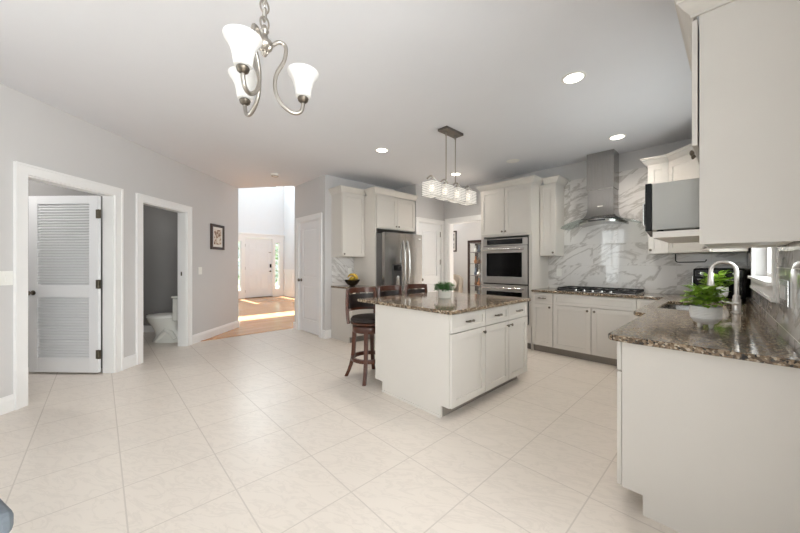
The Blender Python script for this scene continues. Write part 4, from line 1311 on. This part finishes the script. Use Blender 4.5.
# ------------------------------------------------------------------ lights
def point(name, loc, e, r, col=(1, 0.96, 0.91)):
    l = bpy.data.lights.new(name, 'POINT')
    l.energy, l.color, l.shadow_soft_size = e, col, r
    o = bpy.data.objects.new(name, l)
    COL.objects.link(o)
    o.location = loc
def downlight(x, y, label, lit=True):
    t = thing('recessed_light', label, 'recessed light', (x, y, CEIL), 0, 'recessed ceiling lights')
    MB().lathe([(0.07, -0.006), (0.087, -0.004), (0.09, -0.0005), (0.07, -0.0005)], n=32, close=True).build('trim_ring', 'white_plastic', t, smooth=True)
    MB().lathe([(0.069, -0.0015), (0.069, -0.0045), (0, -0.0045), (0, -0.0015)], n=28).build('lens', 'lamp' if lit else 'ceramic_matte', t, smooth=True)
    if lit:
        l = bpy.data.lights.new('downlight_beam', 'SPOT')
        l.energy, l.color, l.shadow_soft_size, l.spot_size, l.spot_blend = 42, (1, 0.92, 0.83), 0.06, math.radians(150), 0.9
        o = bpy.data.objects.new('downlight_beam', l)
        COL.objects.link(o)
        o.location = (x, y, CEIL - 0.02)
downlight(-0.91, 2.79, 'lit recessed light nearest the viewer above the sink counter')
downlight(-0.98, 4.47, 'lit recessed light in the ceiling in front of the range hood')
downlight(-3.23, 2.715, 'lit recessed light in the ceiling between fridge and bar stools')
downlight(-3.24, 4.34, 'lit recessed light seen behind the island pendant rods')
downlight(-2.257, 4.40, 'unlit recessed ceiling ring in front of the oven tower', False)
t = thing('smoke_detector', 'round smoke detector on the ceiling near the foyer opening', 'smoke detector', (-5.32, 2.13, CEIL))
MB().lathe([(0.0, -0.036), (0.05, -0.036), (0.062, -0.028), (0.066, -0.0005), (0, -0.0005)], n=28).build('housing', 'white_plastic', t, smooth=True)
MB().lathe([(0.054, -0.040), (0.056, -0.034), (0.050, -0.034)], n=24, close=True).build('vent_ring', 'dark_nickel', t)

# island pendant: canopy, two rods, wavy bar, four crystal shades
PX, PY = -2.235, 2.90
t = thing('pendant_light', 'linear pendant with four glowing crystal shades above the island', 'pendant light', (PX, PY, CEIL))
MB().box(-0.065, 0.065, -0.155, 0.155, -0.028, -0.0005).build('ceiling_canopy', pm('pendant_bronze', (104, 98, 92), 0.4, 0.7), t, bevel=0.004)
for y in (-0.085, 0.085):
    MB().tube([(0, y, -0.03), (0, y, -0.585)], 0.006, 10).lathe([(0.011, -0.075), (0.011, -0.03), (0.006, -0.03), (0.006, -0.075)], (0, y, 0), 12, close=True).build('rod', 'nickel', t, smooth=True)
ys = [-0.33, -0.11, 0.11, 0.33]
pts = []
for i in range(61):
    y = -0.40 + 0.80 * i / 60
    pts.append((0.0, y, -0.60 + 0.028 * math.cos((y + 0.33) / 0.22 * 2 * PI)))
MB().tube(pts, 0.0095, 8).build('wavy_bar', 'nickel', t, smooth=True)
for y in ys:
    MB().cyl((0, y, -0.598), (0, y, -0.635), 0.012, n=12).build('socket', 'nickel', t, smooth=True)
    mb = MB()
    hs = 0.071
    for k in range(8):
        z = -0.642 - k * 0.0185
        # ring of crystal bars per tier
        for a, b in (((-hs, -hs), (hs, -hs)), ((hs, -hs), (hs, hs)), ((hs, hs), (-hs, hs)), ((-hs, hs), (-hs, -hs))):
            n = 4
            for i in range(n):
                q = (i + 0.5) / n
                cx, cy = a[0] + (b[0] - a[0]) * q, a[1] + (b[1] - a[1]) * q
                lx, ly = (0.0165, 0.005) if a[1] == b[1] else (0.005, 0.0165)
                mb.box(cx - lx, cx + lx, y + cy - ly, y + cy + ly, z - 0.0125, z)
    cs = mb.build('crystal_shade', 'crystal', t)
    mb = MB()
    for k in range(9):
        z = -0.6385 - k * 0.0185
        q = hs + 0.004
        mb.tube([(-q, y - q, z), (q, y - q, z), (q, y + q, z), (-q, y + q, z)], 0.0022, 6, closed=True)
    mb.build('shade_frame', 'dark_nickel', cs)
    MB().sphere((0, y, -0.70), 0.03, 0.03, 0.045, 12, 8).build('bulb', 'bulb', t, smooth=True)
    point('pendant_bulb', (PX, PY + y, CEIL - 0.70), 0.35, 0.03)

# chandelier with three bell shades
CX, CY = -1.495, 0.551
t = thing('chandelier', 'brushed nickel three-arm chandelier with frosted bell shades hanging on a chain', 'chandelier', (CX, CY, 0))
MB().lathe([(0.0, CEIL - 0.0005), (0.07, CEIL - 0.0005), (0.07, CEIL - 0.012), (0.045, CEIL - 0.03), (0.012, CEIL - 0.04), (0, CEIL - 0.04)], n=28).build('ceiling_canopy', 'nickel', t, smooth=True)
mb = MB()
z = CEIL - 0.04
k = 0
while z > 2.385:
    pts = []
    for i in range(16):
        a = 2 * PI * i / 16
        u, v_ = 0.019 * math.cos(a), 0.030 * math.sin(a)
        pts.append((u, 0, z - 0.018 + v_) if k % 2 == 0 else (0, u, z - 0.018 + v_))
    mb.tube(pts, 0.0045, 7, closed=True)
    z -= 0.038
    k += 1
mb.build('chain', 'nickel', t, smooth=True)
MB().tube([(0.004, 0.004, CEIL - 0.04), (-0.004, 0.006, 2.6), (0.004, -0.004, 2.40)], 0.003, 6).build('power_cord', 'white_plastic', t, smooth=True)
HB = 2.268
MB().lathe([(0.0, HB - 0.055), (0.008, HB - 0.05), (0.016, HB - 0.036), (0.013, HB - 0.028), (0.032, HB - 0.015), (0.038, HB), (0.032, HB + 0.018), (0.018, HB + 0.03), (0.012, HB + 0.05), (0.02, HB + 0.065), (0.013, HB + 0.08), (0.009, HB + 0.09), (0, HB + 0.092)], n=24).build('hub', 'nickel', t, smooth=True)
# arms towards the three shade positions measured in the view
for (l_, d_) in ((-0.494, 1.0), (-0.585, 1.2), (-0.361, 1.184)):
    a46 = math.radians(46.7)
    l2, d2 = l_ * 1.3, d_ * 1.3
    x = -math.sin(a46) * d2 + math.cos(a46) * l2 - CX
    y = math.cos(a46) * d2 + math.sin(a46) * l2 - CY
    r_ = math.hypot(x, y)
    ux, uy = x / r_, y / r_
    sc = [(0.03, HB + 0.005), (0.062, HB + 0.032), (0.092, HB + 0.018), (0.085, HB - 0.05), (0.052, HB - 0.12), (0.045, HB - 0.19), (0.070, HB - 0.25), (0.118, HB - 0.285), (r_ - 0.014, HB - 0.277), (r_ - 0.001, HB - 0.245), (r_, 2.045)]
    # Catmull-Rom through the S-curve
    pp = [Vector((ux * q, uy * q, zz)) for q, zz in sc]
    pts = []
    for i in range(len(pp) - 1):
        p0, p1, p2, p3 = pp[max(0, i - 1)], pp[i], pp[i + 1], pp[min(len(pp) - 1, i + 2)]
        for q in [j / 5 for j in range(5)]:
            pts.append(0.5 * ((2 * p1) + (p2 - p0) * q + (2 * p0 - 5 * p1 + 4 * p2 - p3) * q * q + (3 * p1 - p0 - 3 * p2 + p3) * q ** 3))
    pts.append(pp[-1])
    arm = MB().tube(pts, 0.0092, 10).build('arm', 'nickel', t, smooth=True)
    MB().lathe([(0.0, 2.037), (0.009, 2.037), (0.022, 2.047), (0.026, 2.06), (0.022, 2.068), (0, 2.068)], (x, y, 0), 20).build('shade_holder', 'dark_nickel', arm, smooth=True)
    prof = [(0.025, 2.066), (0.034, 2.07), (0.038, 2.088), (0.041, 2.112), (0.048, 2.138), (0.059, 2.160), (0.071, 2.177), (0.0745, 2.186)]
    inner = [(r1 - 0.004, z1) for r1, z1 in prof][::-1]
    MB().lathe(prof + inner, (x, y, 0), 32, close=True).build('bell_shade', 'shade', arm, smooth=True)
    point('chandelier_bulb', (CX + x, CY + y, 2.17), 0.8, 0.025)

# ------------------------------------------------------------------ bathroom: toilet (left-wall frame; faces outward +y)
t = thing('toilet', 'white toilet seen through the bathroom doorway', 'toilet', Lw(5.08, 0.135), LEFT_ROT)
def ell(cy, rx, ryf, ryb, z, n=28):
    return [(rx * math.cos(2 * PI * i / n), cy + (ryf if math.sin(2 * PI * i / n) > 0 else ryb) * math.sin(2 * PI * i / n), z) for i in range(n)]
MB().loft([ell(0.40, 0.125, 0.235, 0.28, 0.0), ell(0.40, 0.12, 0.22, 0.28, 0.03), ell(0.40, 0.108, 0.185, 0.26, 0.10), ell(0.41, 0.112, 0.19, 0.24, 0.18), ell(0.43, 0.135, 0.21, 0.24, 0.26), ell(0.44, 0.17, 0.25, 0.24, 0.33), ell(0.44, 0.182, 0.27, 0.24, 0.38), ell(0.44, 0.182, 0.27, 0.24, 0.395)]).build('bowl', 'ceramic', t, smooth=True)
mb = MB()
for s_ in (-1, 1):
    mb.tube([(s_ * 0.098, 0.52, 0.02), (s_ * 0.105, 0.42, 0.12), (s_ * 0.105, 0.34, 0.20), (s_ * 0.10, 0.26, 0.16), (s_ * 0.10, 0.20, 0.06)], [0.02, 0.035, 0.04, 0.035, 0.03], 10)
mb.build('trapway', 'ceramic', t, smooth=True)
MB().loft([ell(0.44, 0.188, 0.275, 0.22, 0.397), ell(0.44, 0.190, 0.278, 0.22, 0.41), ell(0.44, 0.186, 0.274, 0.215, 0.418)]).build('seat', 'white_plastic', t, smooth=True)
MB().loft([ell(0.44, 0.186, 0.274, 0.22, 0.42), ell(0.44, 0.186, 0.274, 0.22, 0.432), ell(0.44, 0.17, 0.255, 0.20, 0.440)]).build('lid', 'white_plastic', t, smooth=True)
MB().box(-0.20, 0.20, 0.0, 0.175, 0.36, 0.72).build('tank', 'ceramic', t, bevel=0.02, seg=3)
MB().box(-0.21, 0.21, -0.004, 0.185, 0.722, 0.755).build('tank_lid', 'ceramic', t, bevel=0.01)
MB().cyl((-0.15, 0.178, 0.66), (-0.15, 0.195, 0.66), 0.012).tube([(-0.15, 0.195, 0.66), (-0.09, 0.20, 0.655)], 0.006).build('flush_lever', 'chrome', t, smooth=True)

# strike plate on the bathroom jamb
struct('trim_10', MB().box(4.759, 4.7625, 0.06, 0.08, 1.08, 1.14), 'hinge', at=LEFT_AT, rot=LEFT_ROT)

# ------------------------------------------------------------------ dining room beyond the doorway
picture('dark-framed grey picture on the white wall beyond the kitchen doorway', (-6.29, 8.2, 1.98), PI, 0.42, 0.66, 0.04, 0.05, 'art_grey')
t = thing('armchair', 'beige upholstered armchair in the room beyond the doorway', 'armchair', (-5.62, 7.2, 0), math.radians(10))
MB().box(-0.33, 0.33, -0.34, 0.30, 0.14, 0.36).build('base', 'fabric_beige', t, bevel=0.03, seg=3)
MB().box(-0.25, 0.25, -0.36, 0.20, 0.362, 0.48).build('seat_cushion', 'fabric_beige', t, bevel=0.04, seg=3)
mb = MB()
rings = []
for i in range(15):
    a = PI * i / 14
    c_, s_ = math.cos(a), math.sin(a)
    h_ = 0.70 + 0.26 * s_
    rings.append([(0.28 * c_, 0.24 * s_, 0.30), (0.38 * c_, 0.34 * s_ , 0.30), (0.40 * c_, 0.40 * s_, h_), (0.30 * c_, 0.29 * s_, h_)])
mb.loft(rings).build('barrel_back', 'fabric_beige', t, smooth=True, bevel=0.02)
for x in (-0.27, 0.27):
    for y in (-0.28, 0.22): MB().cyl((x, y, 0.14), (x, y, 0.0), 0.022, 0.015).build('leg', 'wood_black', t)
MB().sphere((0.0, 0.12, 0.68), 0.18, 0.06, 0.17, 16, 10).build('back_cushion', 'paper', t, smooth=True)

t = thing('curio_cabinet', 'dark wood curio cabinet with glass shelves in the far room', 'curio cabinet', (-4.73, 7.72, 0), PI)
cw_, cd_, ch_ = 0.34, 0.40, 1.90
mb = MB()
for x in (-cw_, cw_ - 0.05):
    for y in (0, cd_ - 0.05): mb.box(x, x + 0.05, y, y + 0.05, 0, ch_)
mb.box(-cw_, cw_, 0, cd_, ch_ - 0.07, ch_).box(-cw_ + 0.05, cw_ - 0.05, 0.0, cd_, 0.0, 0.14)
mb.build('frame', 'wood_black', t)
MB().box(-cw_ + 0.05, cw_ - 0.05, 0.002, 0.008, 0.14, ch_ - 0.07).build('mirror_back', pm('mirror', (150, 148, 146), 0.08, 1.0), t)
shz = [0.36, 0.66, 0.94, 1.26, 1.57]
for z in shz: MB().box(-cw_ + 0.052, cw_ - 0.052, 0.03, cd_ - 0.03, z, z + 0.01).build('shelf', 'wood_black', t)
MB().box(-cw_ + 0.05, cw_ - 0.05, cd_ - 0.012, cd_ - 0.008, 0.14, ch_ - 0.07).build('glass_door', 'pane', t)
rg = random.Random(4)
om = [pm('ornament_porcelain', (225, 220, 212), 0.2), pm('ornament_bronze', (110, 78, 52), 0.3, 0.7), pm('ornament_blue', (96, 108, 128), 0.25), pm('ornament_amber', (170, 110, 66), 0.25)]
on = ['white porcelain', 'bronze', 'slate blue', 'amber']
row = ['lowest', 'second lowest', 'middle', 'second highest', 'top']
for i, z in enumerate(shz):
    for j, x in enumerate((0.01, 0.115, 0.215)):
        c_ = (i + j * 2) % 4
        h_ = rg.uniform(0.14, 0.22)
        r_ = rg.uniform(0.034, 0.045)
        prof = [(r_ * 0.7, 0), (r_, h_ * 0.15), (r_ * 1.1, h_ * 0.35), (r_ * 0.5, h_ * 0.65), (r_ * 0.35, h_ * 0.8), (r_ * 0.6, h_), (r_ * 0.5, h_), (0, h_ * 0.85)]
        p = Vector((-4.73 - x, 7.72 - 0.19, z + 0.0115))
        tag(MB().lathe(prof, n=16).build('vase', om[c_], at=p, smooth=True), '%s vase on the %s shelf of the curio cabinet, %s' % (on[c_], row[i], ('in the middle', 'left of the middle', 'by its left post')[j]), 'vase', 'vases in the curio cabinet')

# ------------------------------------------------------------------ upholstered ottoman at the lower left frame edge
t = thing('ottoman', 'blue-grey upholstered ottoman corner at the lower left frame edge', 'ottoman', (-1.775, -0.49, 0), math.radians(20))
MB().box(-0.22, 0.22, -0.22, 0.22, 0.12, 0.36).build('body', 'fabric_grey', t, bevel=0.02, seg=3)
MB().box(-0.225, 0.225, -0.225, 0.225, 0.362, 0.45).build('cushion', 'fabric_grey', t, bevel=0.03, seg=3)
for x in (-0.18, 0.18):
    for y in (-0.18, 0.18): MB().cyl((x, y, 0.12), (x, y, 0), 0.02, 0.014).build('leg', 'wood_black', t)

# ------------------------------------------------------------------ garden outside the front door
struct('ground', MB().box(-24, -12.56, -4, 12, -0.3, -0.15), pm('lawn', (120, 140, 90), 0.95, noise=0.3, scale=2))
def bush(label, x, y, r, h, seed):
    rng = random.Random(seed)
    t = thing('garden_shrub', label, 'shrub', (x, y, -0.15))
    mb = MB()
    for k in range(900):
        a, q, e = rng.uniform(0, 2 * PI), rng.random() ** 0.4, rng.uniform(0, 1)
        rr = r * q * (0.55 + 0.45 * math.sin(PI * min(1, e * 0.9 + 0.1)))
        c = Vector((rr * math.cos(a), rr * math.sin(a), 0.15 + h * e))
        d = Vector((rng.uniform(-1, 1), rng.uniform(-1, 1), rng.uniform(-0.6, 0.6))).normalized()
        s = d.cross(Vector((0, 0, 1))).normalized()
        l, w_ = 0.16, 0.08
        mb.add([c, c + d * l * 0.5 + s * w_ / 2, c + d * l, c + d * l * 0.5 - s * w_ / 2], [(0, 1, 2, 3)])
    mb.build('foliage', 'leaf_out', t)
    MB().cyl((0, 0, 0), (0, 0, h * 0.7), 0.05, 0.03).build('stem', 'wood', t)
bush('leafy green shrub seen through the sidelight by the door hinges', -15.2, 4.05, 0.75, 2.3, 1)
bush('leafy green shrub seen through the sidelight by the door lock', -15.4, 6.45, 0.65, 2.3, 2)
